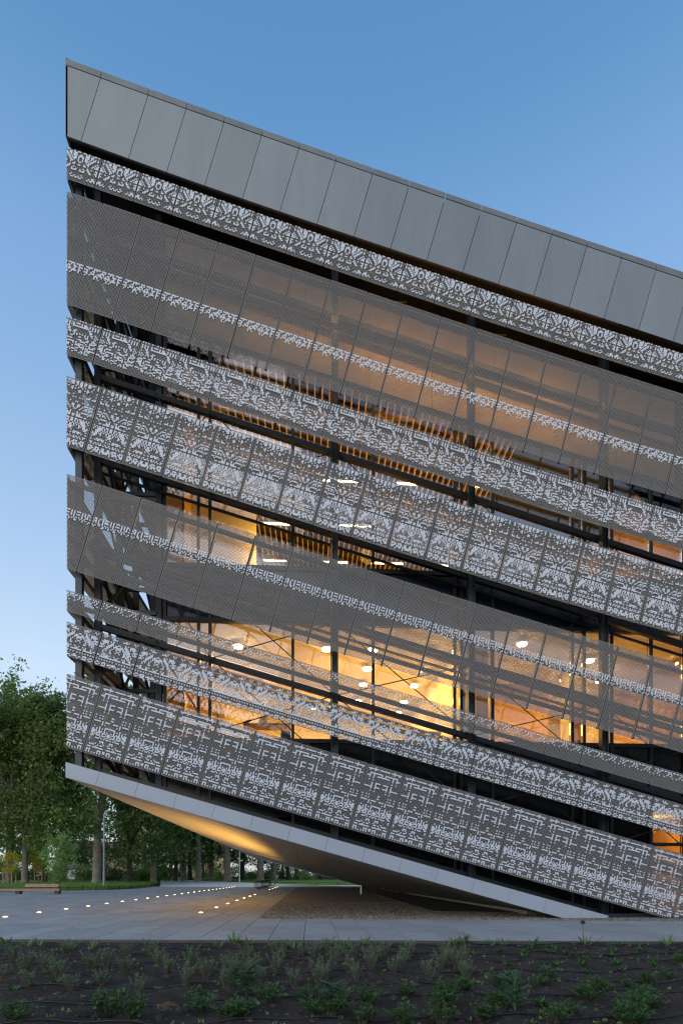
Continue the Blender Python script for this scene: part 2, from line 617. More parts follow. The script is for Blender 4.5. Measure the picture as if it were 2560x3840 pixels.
# ------------------------------------------------------------------ the museum
YF, YG, YB = 15.93, 17.2, 70.4            # mesh plane, glass plane, far side
XC = -6.88                                # the free corner
EDGES = {                                 # height of each edge above the plaza along the facade (z over x)
    'F_t': (-2.47e-05, 0.001374, -0.272567, 22.4705), 'F_j': (-5.79e-05, 0.00123, -0.269521, 22.3131),
    'F_b': (-8.2e-05, 0.001607, -0.268376, 20.2988),
    'B1': (4.06e-05, 0.000683, -0.273752, 20.0487), 'B2': (4.83e-05, 0.000422, -0.271776, 18.8308),
    'B3': (6.95e-05, 0.000405, -0.278745, 15.2371), 'B4': (9.31e-05, 0.000453, -0.282161, 13.5242),
    'B5': (1.4e-06, 0.001005, -0.280849, 10.7065), 'B6': (1e-05, 0.000766, -0.281538, 7.4215),
    'B7': (-1.5e-05, 0.000854, -0.281169, 6.50928), 'B8': (0, 0.000494, -0.281611, 5.04691),
    'S_t': (3.44e-05, 0.00036, -0.282219, 2.55125), 'S_b': (1.62e-05, 0.000354, -0.282158, 2.11624)}


def behind(k, x, drop, Y):               # height at depth Y that lines up with a band edge for someone on the plaza
    f_ = Y / YF
    return EYE + (ez(k, x / f_) - drop - EYE) * f_


def ez(k, x):
    a, b, c, d = EDGES[k]
    return ((a * x + b) * x + c) * x + d


JX = [-5.8769 + 1.08348 * k for k in range(-1, 20)]     # panel joints at the upper edge, first one at the corner
HB = {'B1': 0.842, 'B2': 3.088, 'B3': 1.037, 'B4': 1.909, 'B5': 2.563, 'B6': 0.556, 'B7': 0.916, 'B8': 1.994}
NR = {'B1': 21, 'B2': 77, 'B3': 26, 'B4': 48, 'B5': 64, 'B6': 14, 'B7': 23, 'B8': 50}
NC = 28

PAT = {}
PAT['B1'] = [r + r[::-1] for r in """
.#.##...#..##.
.....##.###...
.#.#.##.###..#
.#.##.#.###.##
....##.#.##.#.
.#...##.###.#.
#.#...##.#..#.
##.#...##....#
###.#..#..#...
.........##..#
##..#..#......
#.....##..#...
##...##..#..#.
#...##...####.
..............
..............
.##.......#...
###.#....#..#.
#.##.#....##.#
""".split()]
B2R = """
.#####.#####.###.#####.#####
...#...#.#...#.#...#.#...#..
###...##....###..##..###.###
..#..#.#..###.#.#.#...#..#..
###..###.#.###.#####.##..##.
..#.#...###..#..#.#.####.#..
.#......#.#......#..#....#..
........#..#.....#.#........
"""
PAT['B2'] = ['.' * 28] * 47 + B2R.split()
PAT['B3'] = """
.#.#.#..#...#.#.#...#..#.#.#
............................
.#.#.#..#.###.#.##..#.#.#.#.
.#.#.#..#.....#.###.#.#.#.#.
.#.#.#..############..#.#.#.
....##..............##......
.#...##..............##.....
.....##...##.........##..#..
#.#...##.##...........##..#.
.#.#.#.#..#.#.#.#.#.#..#.#.#
#.#.......#.#.....#.#.....#.
....##..##....##...##....#..
.###.................#..###.
##.#..####....###...##..#.##
.###.#..........####...####.
####.#.#####.#......#..#....
..##..#....#.#.####..#.#..##
...###.##....####..#...####.
......###..#....####.##.....
###.##........##...#..######
...#.##..#.###.......#.##...
.....##.#.#...##..##.#......
............#....#.#.###....
""".split()
PAT['B4'] = [r + r[::-1] for r in """
..............
.#..##.##.##.#
.#....###.##.#
.#..#..##..#.#
..........#..#
.....#..#...#.
.#.....##.#...
........#....#
.#...........#
..............
.#...#....#...
.###.###......
..........#.#.
..............
..............
.#...#...#...#
..............
.###.###...##.
....#...#..##.
.###.##..#..#.
...#.#.#..#..#
..............
.##.#####..#..
...#.....#.#..
.........###.#
....##.#####.#
..............
.#.#.#.##.##.#
..#.####.#.#.#
.#..####.#.#.#
...####.#.#.#.
...###.#.#.#.#
.#.##.##...#.#
.####..#....##
..##.........#
.#..........#.
.....######...
.#..#.##.##.#.
..............
.##..#.#.#..#.
..#.#.#.##.#.#
..............
.###..###..##.
.#.##.#.##.##.
.###.####.####
.##..#.##.#.##
....#.....#...
""".split()]
B5R = """
.##..#.#.###.#.#.###.#.#.##.
#.#.#..#.....#.#.....#.#.#.#
.##.#..#.###.#.#.###.#.#.#..
#.#.#..#.....#.#.....#..##.#
....##.#.#.#...#.#.#.#.#....
#.#..#..#.#.#.#.#...#.#.#..#
.#.....##...#...##....#...#.
"""
PAT['B5'] = ['.' * 28] * 23 + B5R.split()
PAT['B6'] = """
............................
.#.#..##.##.#.#.##.##.#.#.#.
...#.#......#.#........#.#..
.#..#.......#..#......#..#..
...#.......#..#......#..#...
#....#...#......#..#......#.
""".split()
PAT['B7'] = [r + r[::-1] for r in """
..............
.#.#...#.#....
..#.....####..
..............
..####.#.#....
.#####..##...#
..##.#.###.##.
###...###.####
.#.#.###..#.##
###..##..#..#.
....##..#....#
...#.#..#...#.
...#....##....
..............
...#...#.#..#.
##.#...##....#
..#######.####
..............
#.#.#.#.#.#.#.
..............
.##..###.....#
#..#.#.#.##.##
.##..###...#..
""".split()]
PAT['B8'] = [r + r[::-1] for r in """
..............
......#.......
.########.####
..#...#.......
..............
...##########.
...#..#.....#.
.###..#..#####
...#..#.......
..............
...#..#.......
..............
......#..####.
......#..#....
......#..#....
.######..####.
......#..#....
..............
......#..#....
..............
..............
.#..#.#......#
..............
.#..#.#......#
..............
.#####.#.####.
.......#......
.......#.#....
..............
..#...#...####
....#.#.#.#...
.##.#.#...#...
.####.###.#.#.
.###.###.###.#
.##.##.#.#..##
..##.###.###.#
.##.....#...#.
.....###.#.#.#
.#............
.#.......###..
.........#.#..
......#.....#.
..####..#.##..
.......#......
.###.########.
..............
.###.....###.#
.#.#.....#.#.#
.#.#.#.#.#.#..
""".split()]

museum = thing('museum_building', (0, 0, 0), 'grey museum with sloping bands of pierced metal screens and a tilted end', 'museum')
P = museum
TH = math.atan(0.2775)
PW = 1.08348 / math.cos(TH) - 0.046          # panel width along the slope
BT, BW = 0.013, 0.0100


def screen_mesh(band):
    h, nr = HB[band], NR[band]
    cw, rh = PW / NC, h / nr
    mb = MB()
    for i in range(NC + 1):
        x = i * cw
        w = BW * (1.5 if i in (0, NC) else 1)
        mb.box(x - w / 2, x + w / 2, 0, BT, -h, 0)
    for j in range(nr + 1):
        z = -j * rh
        w = BW * (1.5 if j in (0, nr) else 1)
        mb.box(-.004, PW + .004, 0.0015, BT - 0.0015, z - w / 2, z + w / 2)
    fr = MB()                                 # tiles
    tw, tt = cw * 0.445, rh * 0.445
    for j, row in enumerate(PAT[band]):
        for i, ch in enumerate(row):
            if ch == '#':
                x, z = (i + .5) * cw, -(j + .5) * rh
                b = len(fr.v)
                d = -0.016
                fr.v += [(x - tw, d, z - tt), (x + tw, d, z - tt), (x + tw, d, z + tt), (x - tw, d, z + tt),
                         (x - tw, .004, z - tt), (x + tw, .004, z - tt), (x + tw, .004, z + tt), (x - tw, .004, z + tt)]
                for q in ((0, 1, 2, 3), (0, 4, 5, 1), (1, 5, 6, 2), (2, 6, 7, 3), (3, 7, 4, 0)):
                    fr.f.append(tuple(b + t for t in q)); fr.m.append(0)
    return mb.mesh('mesh_panel', M['mesh']), fr.mesh('pixel_tiles', M['tile'])


def clipped(me, mw, co, no):                  # cut away what lies on the +no side (world plane)
    bm = bmesh.new()
    bm.from_mesh(me)
    inv = mw.inverted()
    lc = inv @ Vector(co)
    ln = (mw.to_3x3().transposed() @ Vector(no)).normalized()
    g = bm.verts[:] + bm.edges[:] + bm.faces[:]
    bmesh.ops.bisect_plane(bm, geom=g, dist=1e-5, plane_co=lc, plane_no=ln, clear_outer=True)
    out = bpy.data.meshes.new(me.name)
    bm.to_mesh(out)
    for m in me.materials:
        out.materials.append(m)
    bm.free()
    return out


RAILS = {'B1': (.18, .85), 'B2': (.05, .39, .88), 'B3': (.2, .85), 'B4': (.1, .5, .92), 'B5': (.07, .43, .66, .9), 'B6': (.62,), 'B7': (.24, .8),
         'B8': (.08, .5, .93)}
for band in HB:
    sm, tm = screen_mesh(band)
    h = HB[band]
    for k in range(19):
        x0 = JX[k]
        z0 = ez(band, x0)
        th = math.atan2(z0 - ez(band, JX[k + 1]), JX[k + 1] - x0)
        gap = 0.023
        pos = Vector((x0 + gap * math.cos(th), YF + random.uniform(-.004, .004), z0 - gap * math.sin(th)))
        tilt = R(random.uniform(-.25, .25))
        mw = Matrix.Translation(pos) @ Matrix.Rotation(th, 4, 'Y') @ Matrix.Rotation(tilt, 4, 'X')
        m1, m2 = sm, tm
        low = min(z0, z0 - PW * math.sin(th)) - h
        if k <= (1 if h > 2.4 else 0):
            m1, m2 = clipped(m1, mw, (XC + .01, 0, 0), (-1, 0, 0)), clipped(m2, mw, (XC + .01, 0, 0), (-1, 0, 0))
        if low < 0.02:
            m1, m2 = clipped(m1, mw, (0, 0, .02), (0, 0, -1)), clipped(m2, mw, (0, 0, .02), (0, 0, -1))
        if len(m1.vertices) == 0:
            continue
        o = obj('mesh_panel', m1, P)
        o.matrix_local = mw
        if len(m2.vertices):
            obj('pixel_tiles', m2, o, kind='stuff')
    # dark posts behind the joints
    if h > 1.5:
        pb = MB()
        pb.box(-.03, .03, BT + .006, BT + .07, -h, 0)
        pb = pb.mesh('screen_post', M['steel'])
        for k in range(1, 19):
            x0 = JX[k]
            th = math.atan2(ez(band, x0) - ez(band, JX[k + 1]), JX[k + 1] - x0)
            if x0 - h * math.sin(th) < XC + .05 or ez(band, x0) - h < .05:
                continue
            obj('screen_post', pb, P, loc=(x0, YF, ez(band, x0)), rot=(0, th, 0))
    # rails behind the screens, parallel to the band
    for fr_ in RAILS[band]:
        mb = MB()
        xs = [XC + .05, -1, 5, 10, 13.4]
        pts = [Vector((x, YF + 0.075, ez(band, x) - fr_ * h / math.cos(TH))) for x in xs]
        pts = [q for q in pts if q.z > .1]
        for a_, b_ in zip(pts, pts[1:]):
            mb.beam(a_, b_, 0.07, 0.115)
        mb.build('screen_rail', M['steel'], P)
    # the same band turns the corner and runs back along the free end
    zc = ez(band, XC)
    hv = h / math.cos(TH)
    for k in range(13):
        y0 = YF + 0.06 + (k + 1) * (PW + 0.012)
        o = obj('mesh_panel', sm, P, loc=(XC + 0.0, y0, zc), rot=(0, 0, R(-90)))
        o.scale = (1, 1, hv / h)
        obj('pixel_tiles', tm, o, kind='stuff')
    for fr_ in RAILS[band]:
        mb = MB()
        mb.box(XC + .05, XC + .11, YF + .12, YF + 15, zc - fr_ * hv - .05, zc - fr_ * hv + .05)
        mb.build('end_rail', M['steel'], P)

# roof slab, roof fascia with coping, soffit below the fascia
mb = MB()
xs = [-6.80, -3, 1, 5, 9, 13.5]
for a_, b_ in zip(xs, xs[1:]):
    ta, tb, ba, bb = ez('F_t', a_) - .1, ez('F_t', b_) - .1, ez('F_b', a_) + .06, ez('F_b', b_) + .06
    mb.hexa([(a_, YF + .12, ba), (b_, YF + .12, bb), (b_, YF + .12, tb), (a_, YF + .12, ta), (a_, YB, ba), (b_, YB, bb), (b_, YB, tb), (a_, YB, ta)])
mb.build('roof', M['dark'], P)
JT = [-6.89, -5.92, -4.60] + [-3.53 + 1.0735 * k for k in range(16)]
sh = 0.545
for k in range(len(JT) - 1):
    x0, x1 = JT[k] + .008, JT[k + 1] - .008
    s0 = 0.0 if k == 0 else sh
    j0, j1 = ez('F_j', x0) - .012, ez('F_j', x1) - .012
    b0, b1 = x0 - s0 - (.0 if k else 0), x1 - sh
    if k == 0:
        b0 = x0
    mb = MB()
    f = [(b0, YF - .03, ez('F_b', b0)), (b1, YF - .03, ez('F_b', b1)), (x1, YF - .03, j1), (x0, YF - .03, j0)]
    mb.prism(f, (0, .05, 0))
    mb.build('roof_fascia_panel', M['fascia'], P)
    mb = MB()
    t0, t1 = ez('F_t', x0), ez('F_t', x1)
    mb.prism([(x0, YF - .038, ez('F_j', x0) + .004), (x1, YF - .038, ez('F_j', x1) + .004), (x1 + .03, YF - .038, t1), (x0 + .03 * (k > 0), YF - .038, t0)], (0, .4, 0))
    mb.build('coping', M['coping'], P)
mb = MB()
xs = [-6.88, -3, 1, 5, 9, 13.5]
for a_, b_ in zip(xs, xs[1:]):
    mb.prism([(a_, YF - .028, ez('F_b', a_) + .001), (b_, YF - .028, ez('F_b', b_) + .001), (b_, YF - .028, ez('F_b', b_) + .03), (a_, YF - .028, ez('F_b', a_) + .03)], (0, .10, 0))
mb.build('fascia_drip', mat('bronze_trim', (0.05, 0.04, 0.032), .6), P)
mb = MB()
mb.prism([(XC - .012, YF - .03, ez('F_b', XC)), (XC - .012, YF - .03, ez('F_t', XC)), (XC - .012, YF + 40, ez('F_t', XC)), (XC - .012, YF + 40, ez('F_b', XC))], (.06, 0, 0))
mb.build('end_fascia', M['fascia'], P)

# lattice of louvre slats above the attic boards
mb = MB()
xx = -4.4
while xx < 13:
    for q in range(40):
        z = 12.6 + .085 * ((behind('B2', xx, 0.1, YG) - 12.6) // .085 + q)
        if z > ez('F_b', xx + 1.0) + .0:
            break
        mb.hexa([(xx, YG - .03, z), (xx + 1.0, YG - .03, z), (xx + 1.0, YG - .01, z + .02), (xx, YG - .01, z + .02),
                 (xx, YG + .04, z + .035), (xx + 1.0, YG + .04, z + .035), (xx + 1.0, YG + .06, z + .05), (xx, YG + .06, z + .05)])
    xx += 1.08
mb.build('louvre_slats', M['slat'], P, kind='stuff')
for q in range(5):                              # slats in the soffit of the roof, parallel to the eaves
    mb = MB()
    y = YF + .28 + q * .16
    for a_, b_ in zip(xs, xs[1:]):
        mb.beam((max(a_, -6.7), y, ez('F_b', max(a_, -6.7)) + .02), (b_, y, ez('F_b', b_) + .02), .05, .03)
    mb.build('soffit_slat', M['slat'], P)
mb = MB()
mb.box(-4.5, 13.4, YG + .12, YG + .2, 12, 22)
mb.v = [(x, y, min(z, ez('F_b', x) + .1) if z > 15 else behind('B2', x, .3, YG)) for x, y, z in mb.v]
mb.build('louvre_backing', M['dark'], P)

# steel frame between screens and glass
COLPX = [1255, 1765, 2262]
for px in COLPX + [2790]:
    q = at_y(px, 2500, 16.55)
    mb = MB()
    zb = max(0, ez('S_t', q.x) - .1)
    mb.box(q.x - .10, q.x - .082, 16.44, 16.66, zb, ez('F_b', q.x))
    mb.box(q.x + .082, q.x + .10, 16.44, 16.66, zb, ez('F_b', q.x))
    mb.box(q.x - .08, q.x + .08, 16.54, 16.56, zb, ez('F_b', q.x))
    mb.build('steel_column', M['steel_blue'], P)
ENDCOL = [(-6.62, 16.2), (-6.3, 16.75), (-6.35, 18.7), (-6.3, 20.3), (-5.7, 20.3), (-6.3, 22.8), (-4.62, 17.15), (-6.3, 25.3), (-6.3, 27.8)]
for x, y in ENDCOL:
    mb = MB()
    zb = max(0, ez('S_t', x) - .05)
    mb.box(x - .09, x + .09, y - .09, y + .09, zb, ez('F_b', x))
    mb.build('end_column', M['steel_blue'], P)
# sloped chords
CH = [((788, 1533), (1255, 1683)), ((788, 1844), (1255, 1990)), ((788, 2200), (1255, 2323)), ((788, 2462), (1255, 2610)), ((788, 2745), (1255, 2880)),
      ((788, 1010), (1255, 1160)), ((788, 3010), (1255, 3140))]
CL = []
for (a0, b0), (a1, b1) in CH:
    q0, q1 = at_y(a0, b0, 16.55), at_y(a1, b1, 16.55)
    sl = -0.279
    zc_ = (q0.z + q1.z) / 2 - sl * (q0.x + q1.x) / 2
    CL.append((sl, zc_))
    xe = min(13.3, (zc_ - .1) / -sl)
    mb = MB()
    mb.beam((-6.4, 16.75, zc_ + sl * -6.4), (xe, 16.75, zc_ + sl * xe), .14, .16)
    mb.build('sloped_chord', M['steel'], P)
    mb = MB()
    mb.beam((-6.4, 17.05, zc_ + sl * -6.4 - .17), (xe, 17.05, zc_ + sl * xe - .17), .06, .07)
    mb.build('sloped_transom', M['steel'], P)
# cross bracing
NODE = [at_y(788, 2500, 16.6).x] + [at_y(px, 2500, 16.6).x for px in COLPX] + [13.0]
NODE = [-4.6, -2.55] + NODE[0:]
NODE = [-4.6] + NODE[2:]
for i in range(len(NODE) - 1):
    xa, xb = NODE[i], NODE[i + 1]
    for c0, c1 in ((0, 1), (2, 3), (3, 4)):
        (s0, k0), (s1, k1) = CL[c0], CL[c1]
        za, zb, zc2, zd = k0 + s0 * xa, k1 + s1 * xb, k1 + s1 * xa, k0 + s0 * xb
        if min(zb, zc2) < .3:
            continue
        for p0, p1, yo in (((xa, za), (xb, zb), 0.0), ((xa, zc2), (xb, zd), .03)):
            mb = MB()
            A, B = Vector((p0[0], 16.6 + yo, p0[1])), Vector((p1[0], 16.6 + yo, p1[1]))
            mb.tube([A, B], .017, 6)
            md = A.lerp(B, .3)
            dd = (B - A).normalized()
            mb.tube([md - dd * .12, md - dd * .06, md + dd * .06, md + dd * .12], [.018, .034, .034, .018], 6)
            mb.build('bracing_rod', M['steel'], P)
# end bay bracing seen through the slits
for (y0, y1, z0, z1) in ((16.75, 18.7, 15.2, 13.0), (18.7, 20.3, 14.6, 12.0), (20.3, 22.8, 13.6, 11.4), (16.75, 18.7, 10.9, 9.2), (18.7, 20.3, 10.8, 8.0), (20.3, 22.8, 10.2, 7.4), (16.75, 20.3, 7.2, 5.8),
                         (20.3, 22.8, 7.3, 5.6), (16.75, 18.7, 5.2, 4.45), (18.7, 22.8, 5.2, 4.45), (16.75, 20.3, 18.6, 16.6), (18.7, 22.8, 18.8, 16.0)):
    mb = MB()
    mb.beam((-6.3, y0, z0), (-6.3, y1, z1), .09, .11)
    mb.build('end_brace', M['steel'], P)
EY = [16.75, 18.7, 20.3, 22.8, 25.3, 27.8]
EZ = [4.4, 5.6, 7.6, 9.3, 11.0, 12.7, 14.2, 16.6, 18.8, 21.0]
for i in range(5):
    for j in range(9):
        a_, b_ = (EZ[j], EZ[j + 1]) if (i + j) % 2 else (EZ[j + 1], EZ[j])
        mb = MB()
        mb.beam((-6.18, EY[i], a_), (-6.18, EY[i + 1], b_), .06, .07)
        mb.build('end_brace', M['steel'], P)
for y in EY[:4]:
    for z in EZ[1:-1]:
        mb = MB()
        mb.beam((-6.3, y, z - .12), (-4.6, y, z - .12), .09, .12)
        mb.build('end_strut', M['steel'], P)
for z in (14.2, 11.0, 7.6, 5.6, 9.3, 12.7, 16.6, 18.8):
    mb = MB()
    mb.box(-6.36, -6.24, 16.3, 31, z - .09, z + .09)
    mb.build('end_beam', M['steel'], P)

# ------- glass wall, floors, rooms
ZL1, ZC1, ZL2, ZC2 = 5.57, 9.17, 10.96, 18.3
MUL = [at_y(px, 2500, YG).x for px in (620, 745, 788, 1098, 1243, 1262, 1398, 1703, 1728, 1845, 2143, 2187, 2290, 2437)] + [12.2, 13.3]
for i, x in enumerate(MUL):
    mb = MB()
    mb.box(x - .045, x + .045, YG - .07, YG + .09, max(0, ez('S_t', x) - .1), behind('B2', x, 2.9, YG))
    mb.build('mullion', M['steel'], P)
for i in range(len(MUL) - 1):
    a_, b_ = MUL[i] + .05, MUL[i + 1] - .05
    if b_ - a_ < .05:
        continue
    for z0, z1, mt, nm in ((ZL1, ZC1, 'glass', 'window_pane'), (ZL2, 0, 'glass', 'window_pane'), (ZC1 + .13, ZL2 - .13, 'navy', 'spandrel_panel'), (0.02, ZL1 - .13, 'black_glass', 'dark_pane')):
        t0, t1 = (z1, z1) if z1 else (behind('B2', a_, 2.9, YG), behind('B2', b_, 2.9, YG))
        if not z1 and t0 < z0 + .1:
            continue
        if nm == 'dark_pane' and a_ > at_y(2400, 3000, YG).x:
            z0, mt, nm = 0.25, 'glass', 'window_pane'
            t0 = t1 = 3.4
        if not z1 and t1 < z0 + .05:
            t1 = z0 + .05
        if nm == 'window_pane' and z0 == 0.25:
            m2 = MB()
            m2.box(a_, b_, YG, YG + .03, 3.46, ZL1 - .13)
            m2.build('dark_pane', M['black_glass'], P)
        if nm == 'dark_pane':
            zz = max(0.02, ez('S_t', a_) - .3)
            z0 = zz
        mb = MB()
        mb.prism([(a_, YG, z0), (b_, YG, z0), (b_, YG, t1), (a_, YG, t0)], (0, .03, 0))
        mb.build(nm, M[mt], P)
for z in (ZL1 - .06, ZC1 + .06, ZL2 - .06):
    mb = MB()
    mb.box(-4.55, 13.3, YG - .06, YG + .08, z - .065, z + .065)
    mb.build('transom', M['steel'], P)
mb = MB()
mb.box(-4.45, 13.3, YG + .1, 30, ZC1 + .1, ZL2 - .05)
mb.build('floor_slab', M['floor'], P)
mb = MB()
mb.box(-4.45, 13.3, YG + .1, 30, ZL1 - .3, ZL1 - .02)
mb.build('floor_slab', M['floor'], P)
mb = MB()
mb.box(-4.45, 13.3, YG + .05, 27.2, ZC1 + .005, ZC1 + .09)
mb.build('ceiling', M['ceil'], P)
mb = MB()
mb.box(-4.45, 13.3, 27.0, 27.2, ZL1, ZC1)
mb.build('back_wall', M['wall'], P)
mb = MB()
mb.box(-4.45, 13.3, 33.0, 33.2, ZL2, 19)
mb.build('back_wall', M['wall'], P)
mb = MB()
mb.box(-4.5, 13.3, YG + .1, 33.2, 19.0, 19.1)
mb.build('upper_ceiling', M['black'], P)
mb = MB()
mb.box(13.3, 13.4, YG, 33.2, 0, 19)
mb.build('end_wall', M['wall2'], P)
mb = MB()
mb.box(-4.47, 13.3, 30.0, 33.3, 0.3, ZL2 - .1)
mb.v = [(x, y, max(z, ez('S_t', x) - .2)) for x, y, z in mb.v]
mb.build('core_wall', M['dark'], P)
# end glazing of the rooms, seen through the screens of the free end
for z0, z1 in ((ZL1, ZC1), (ZL2, ZC2)):
    for k in range(5):
        y0 = YG + .1 + k * 2.4
        mb = MB()
        mb.box(-4.5, -4.47, y0 + .05, min(y0 + 2.35, 27), z0, z1)
        mb.build('end_pane', M['glass'] if k < 1 else M['wall2'], P)
        mb = MB()
        mb.box(-4.53, -4.44, y0 - .045, y0 + .045, z0, z1)
        mb.build('end_mullion', M['steel'], P)
mb = MB()
mb.box(-4.49, -4.43, 29.1, 33.2, ZL2, 19)
mb.box(-4.49, -4.43, YG + .1, 33.0, ZC1 + .1, ZL2)
mb.box(-4.49, -4.43, YG + .1, 33.0, ez('S_t', -4.45) - .1, ZL1)
mb.box(-4.49, -4.43, YG + .1, 33.2, ZC2, 20.8)
mb.build('end_cladding', M['wall2'], P)
# partitions of the lit floor
def xpl(px, y):
    return at_y(px, 2650, y).x


for x0, x1, y0, y1, mt in ((xpl(1660, 20), xpl(1660, 20) + .12, YG + .3, 27, 'wall'), (xpl(1700, 19.5), xpl(1775, 19.5), 19.5, 19.62, 'wall'),
                           (xpl(1785, 18.6), xpl(1830, 18.6), 18.6, 18.7, 'wall2'), (xpl(1850, 22), xpl(2055, 22), 22, 22.12, 'wall2'),
                           (xpl(2105, 20), xpl(2135, 20), 20, 20.1, 'wall'), (xpl(840, 22), xpl(990, 22), 22, 22.1, 'wall'), (xpl(640, 20.5), xpl(790, 20.5), 20.5, 20.6, 'wall2'),
                           (xpl(2190, 24), xpl(2420, 24), 24, 24.1, 'wall')):
    mb = MB()
    mb.box(x0, x1, y0, y1, ZL1, ZC1)
    mb.build('partition', M[mt], P)
mb = MB()
mb.box(xpl(640, 21), xpl(960, 21), 21, 21.1, ZL2, 15.8)
mb.build('partition', M['wall'], P)
# timber baffles below the black upper ceiling, ducts above them
bme = MB()
bme.box(-.022, .022, 0, 15.6, -.17, 0)
bme = bme.mesh('ceiling_baffle', M['baffle'])
x = -4.3
while x < 13.2:
    obj('ceiling_baffle', bme, P, loc=(x, YG + .15, ZC2 + .1))
    x += .264
for y in (18.1, 20.5):
    mb = MB()
    n_ = 60
    mb.tube([(-4.2 + 17.2 * i / n_, y + .03 * math.sin(i), 18.75 + .03 * math.sin(i * 1.7)) for i in range(n_ + 1)], [.19 + .03 * (i % 2) for i in range(n_ + 1)], 10)
    mb.build('duct', M['duct'], P, smooth=True)
# boards of the attic behind the second band
for k in range(-1, 8):
    x0, x1 = -2.1 + (k - 1) * 2.0, -2.1 + k * 2.0
    x0 = max(x0, -4.45)
    if x1 < -4.4:
        continue
    x1 -= .02
    mb = MB()
    for fa, fb in ((0.12, 1.24), (1.27, 2.86)):
        mb.prism([(x0, YG - .02, behind('B2', x0, fb, YG)), (x1, YG - .02, behind('B2', x1, fb, YG)), (x1, YG - .02, behind('B2', x1, fa, YG)), (x0, YG - .02, behind('B2', x0, fa, YG))], (0, .1, 0))
    mb.build('attic_board', M['attic'], P)
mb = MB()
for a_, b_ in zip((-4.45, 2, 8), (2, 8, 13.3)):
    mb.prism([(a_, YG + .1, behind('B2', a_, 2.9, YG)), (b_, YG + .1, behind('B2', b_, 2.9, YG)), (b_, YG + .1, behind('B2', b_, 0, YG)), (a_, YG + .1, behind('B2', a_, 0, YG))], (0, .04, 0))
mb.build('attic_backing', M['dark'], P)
for i in range(7):                               # warm light strips on the back of the screen rails, washing the attic boards
    for fr_, e_ in ((.05, 1.1), (.88, .9)):
        xa = -2.0 + i * 1.75
        xb = xa + 1.3
        za, zb = [ez('B2', x) - fr_ * HB['B2'] / math.cos(TH) for x in (xa, xb)]
        mb = MB()
        mb.beam((xa, YF + .14, za), (xb, YF + .14, zb), .05, .05)
        mb.build('light_strip', M['steel'], P)
        ld = bpy.data.lights.new('light_strip_glow', 'AREA')
        ld.shape = 'RECTANGLE'
        ld.size, ld.size_y = 1.2, .06
        ld.energy = (2, 6, 9, 10, 10, 9, 4)[i] * e_
        ld.color = WARM
        lo = bpy.data.objects.new('light_strip_glow', ld)
        C.objects.link(lo)
        lo.parent = P
        lo.location = ((xa + xb) / 2, YF + .17, (za + zb) / 2)
        lo.rotation_euler = (R(68 if fr_ < .5 else 146), TH, 0)

# lower deck, soffit panels and the pale base fascia
mb = MB()
xs2 = [-6.8, -2, 3, 7, 8.8]
for a_, b_ in zip(xs2, xs2[1:]):
    mb.hexa([(a_, YF + .07, ez('S_b', a_) + .03), (b_, YF + .07, ez('S_b', b_) + .03), (b_, YF + .07, ez('S_t', b_) - .03), (a_, YF + .07, ez('S_t', a_) - .03),
             (a_, YB, 1.86 - .2644 * a_), (b_, YB, 1.86 - .2644 * b_), (b_, YB, 2.2 - .2644 * b_), (a_, YB, 2.2 - .2644 * a_)])
mb.build('lower_deck', M['dark'], P)


def sof(x, y):
    t = (y - YF) / (YB - YF)
    return (ez('S_b', x) + .004) * (1 - t) + (1.824 - .2644 * x) * t


JS = [-6.89] + [-5.95 + 1.0835 * k for k in range(14)]
YS = [YF + .02, 20.5, 26, 32, 38, 44, 50, 56, 61.5, 63.2, 70.4]
for i in range(len(JS) - 1):
    for j in range(len(YS) - 1):
        if j == 8:
            continue                              # the dark slot near the far edge
        a_, b_ = JS[i] + .006, JS[i + 1] - .006
        y0, y1 = YS[j] + .006, YS[j + 1] - .006
        q = [Vector((a_, y0, sof(a_, y0))), Vector((b_, y0, sof(b_, y0))), Vector((b_, y1, sof(b_, y1))), Vector((a_, y1, sof(a_, y1)))]
        if min(t.z for t in q) < -.35:
            continue
        mb = MB()
        mb.prism(q, (0, 0, .02))
        mb.build('soffit_panel', M['soffit'], P)
SHB = .118
for k in range(len(JS)):
    x0 = JS[k] + .004
    x1 = (JS[k + 1] if k + 1 < len(JS) else 8.95) - .004
    if x0 > 8.9:
        break
    x1 = min(x1, 9.0)
    f = [(x0 - SHB * (k > 0), YF - .03, ez('S_b', x0 - SHB * (k > 0))), (x1 - SHB, YF - .03, ez('S_b', x1 - SHB)), (x1, YF - .03, ez('S_t', x1)), (x0, YF - .03, ez('S_t', x0))]
    if min(t[2] for t in f) < .012:               # cut level with the ground
        def cut(a, b):
            t = (.012 - a[2]) / (b[2] - a[2])
            return (a[0] + (b[0] - a[0]) * t, a[1], .012)
        g = []
        for i in range(4):
            a_, b_ = f[i], f[(i + 1) % 4]
            if a_[2] >= .012:
                g.append(a_)
            if (a_[2] - .012) * (b_[2] - .012) < 0:
                g.append(cut(a_, b_))
        f = g
    if len(f) < 3:
        continue
    mb = MB()
    mb.prism(f, (0, .06, 0))
    mb.build('base_fascia_panel', M['base_fascia'], P)
mb = MB()
mb.prism([(XC - .012, YF - .02, ez('S_b', XC)), (XC - .012, YF - .02, ez('S_t', XC)), (XC - .012, YB, 3.64 + .4), (XC - .012, YB, 3.64)], (.05, 0, 0))
mb.build('end_base_fascia', M['base_fascia'], P)
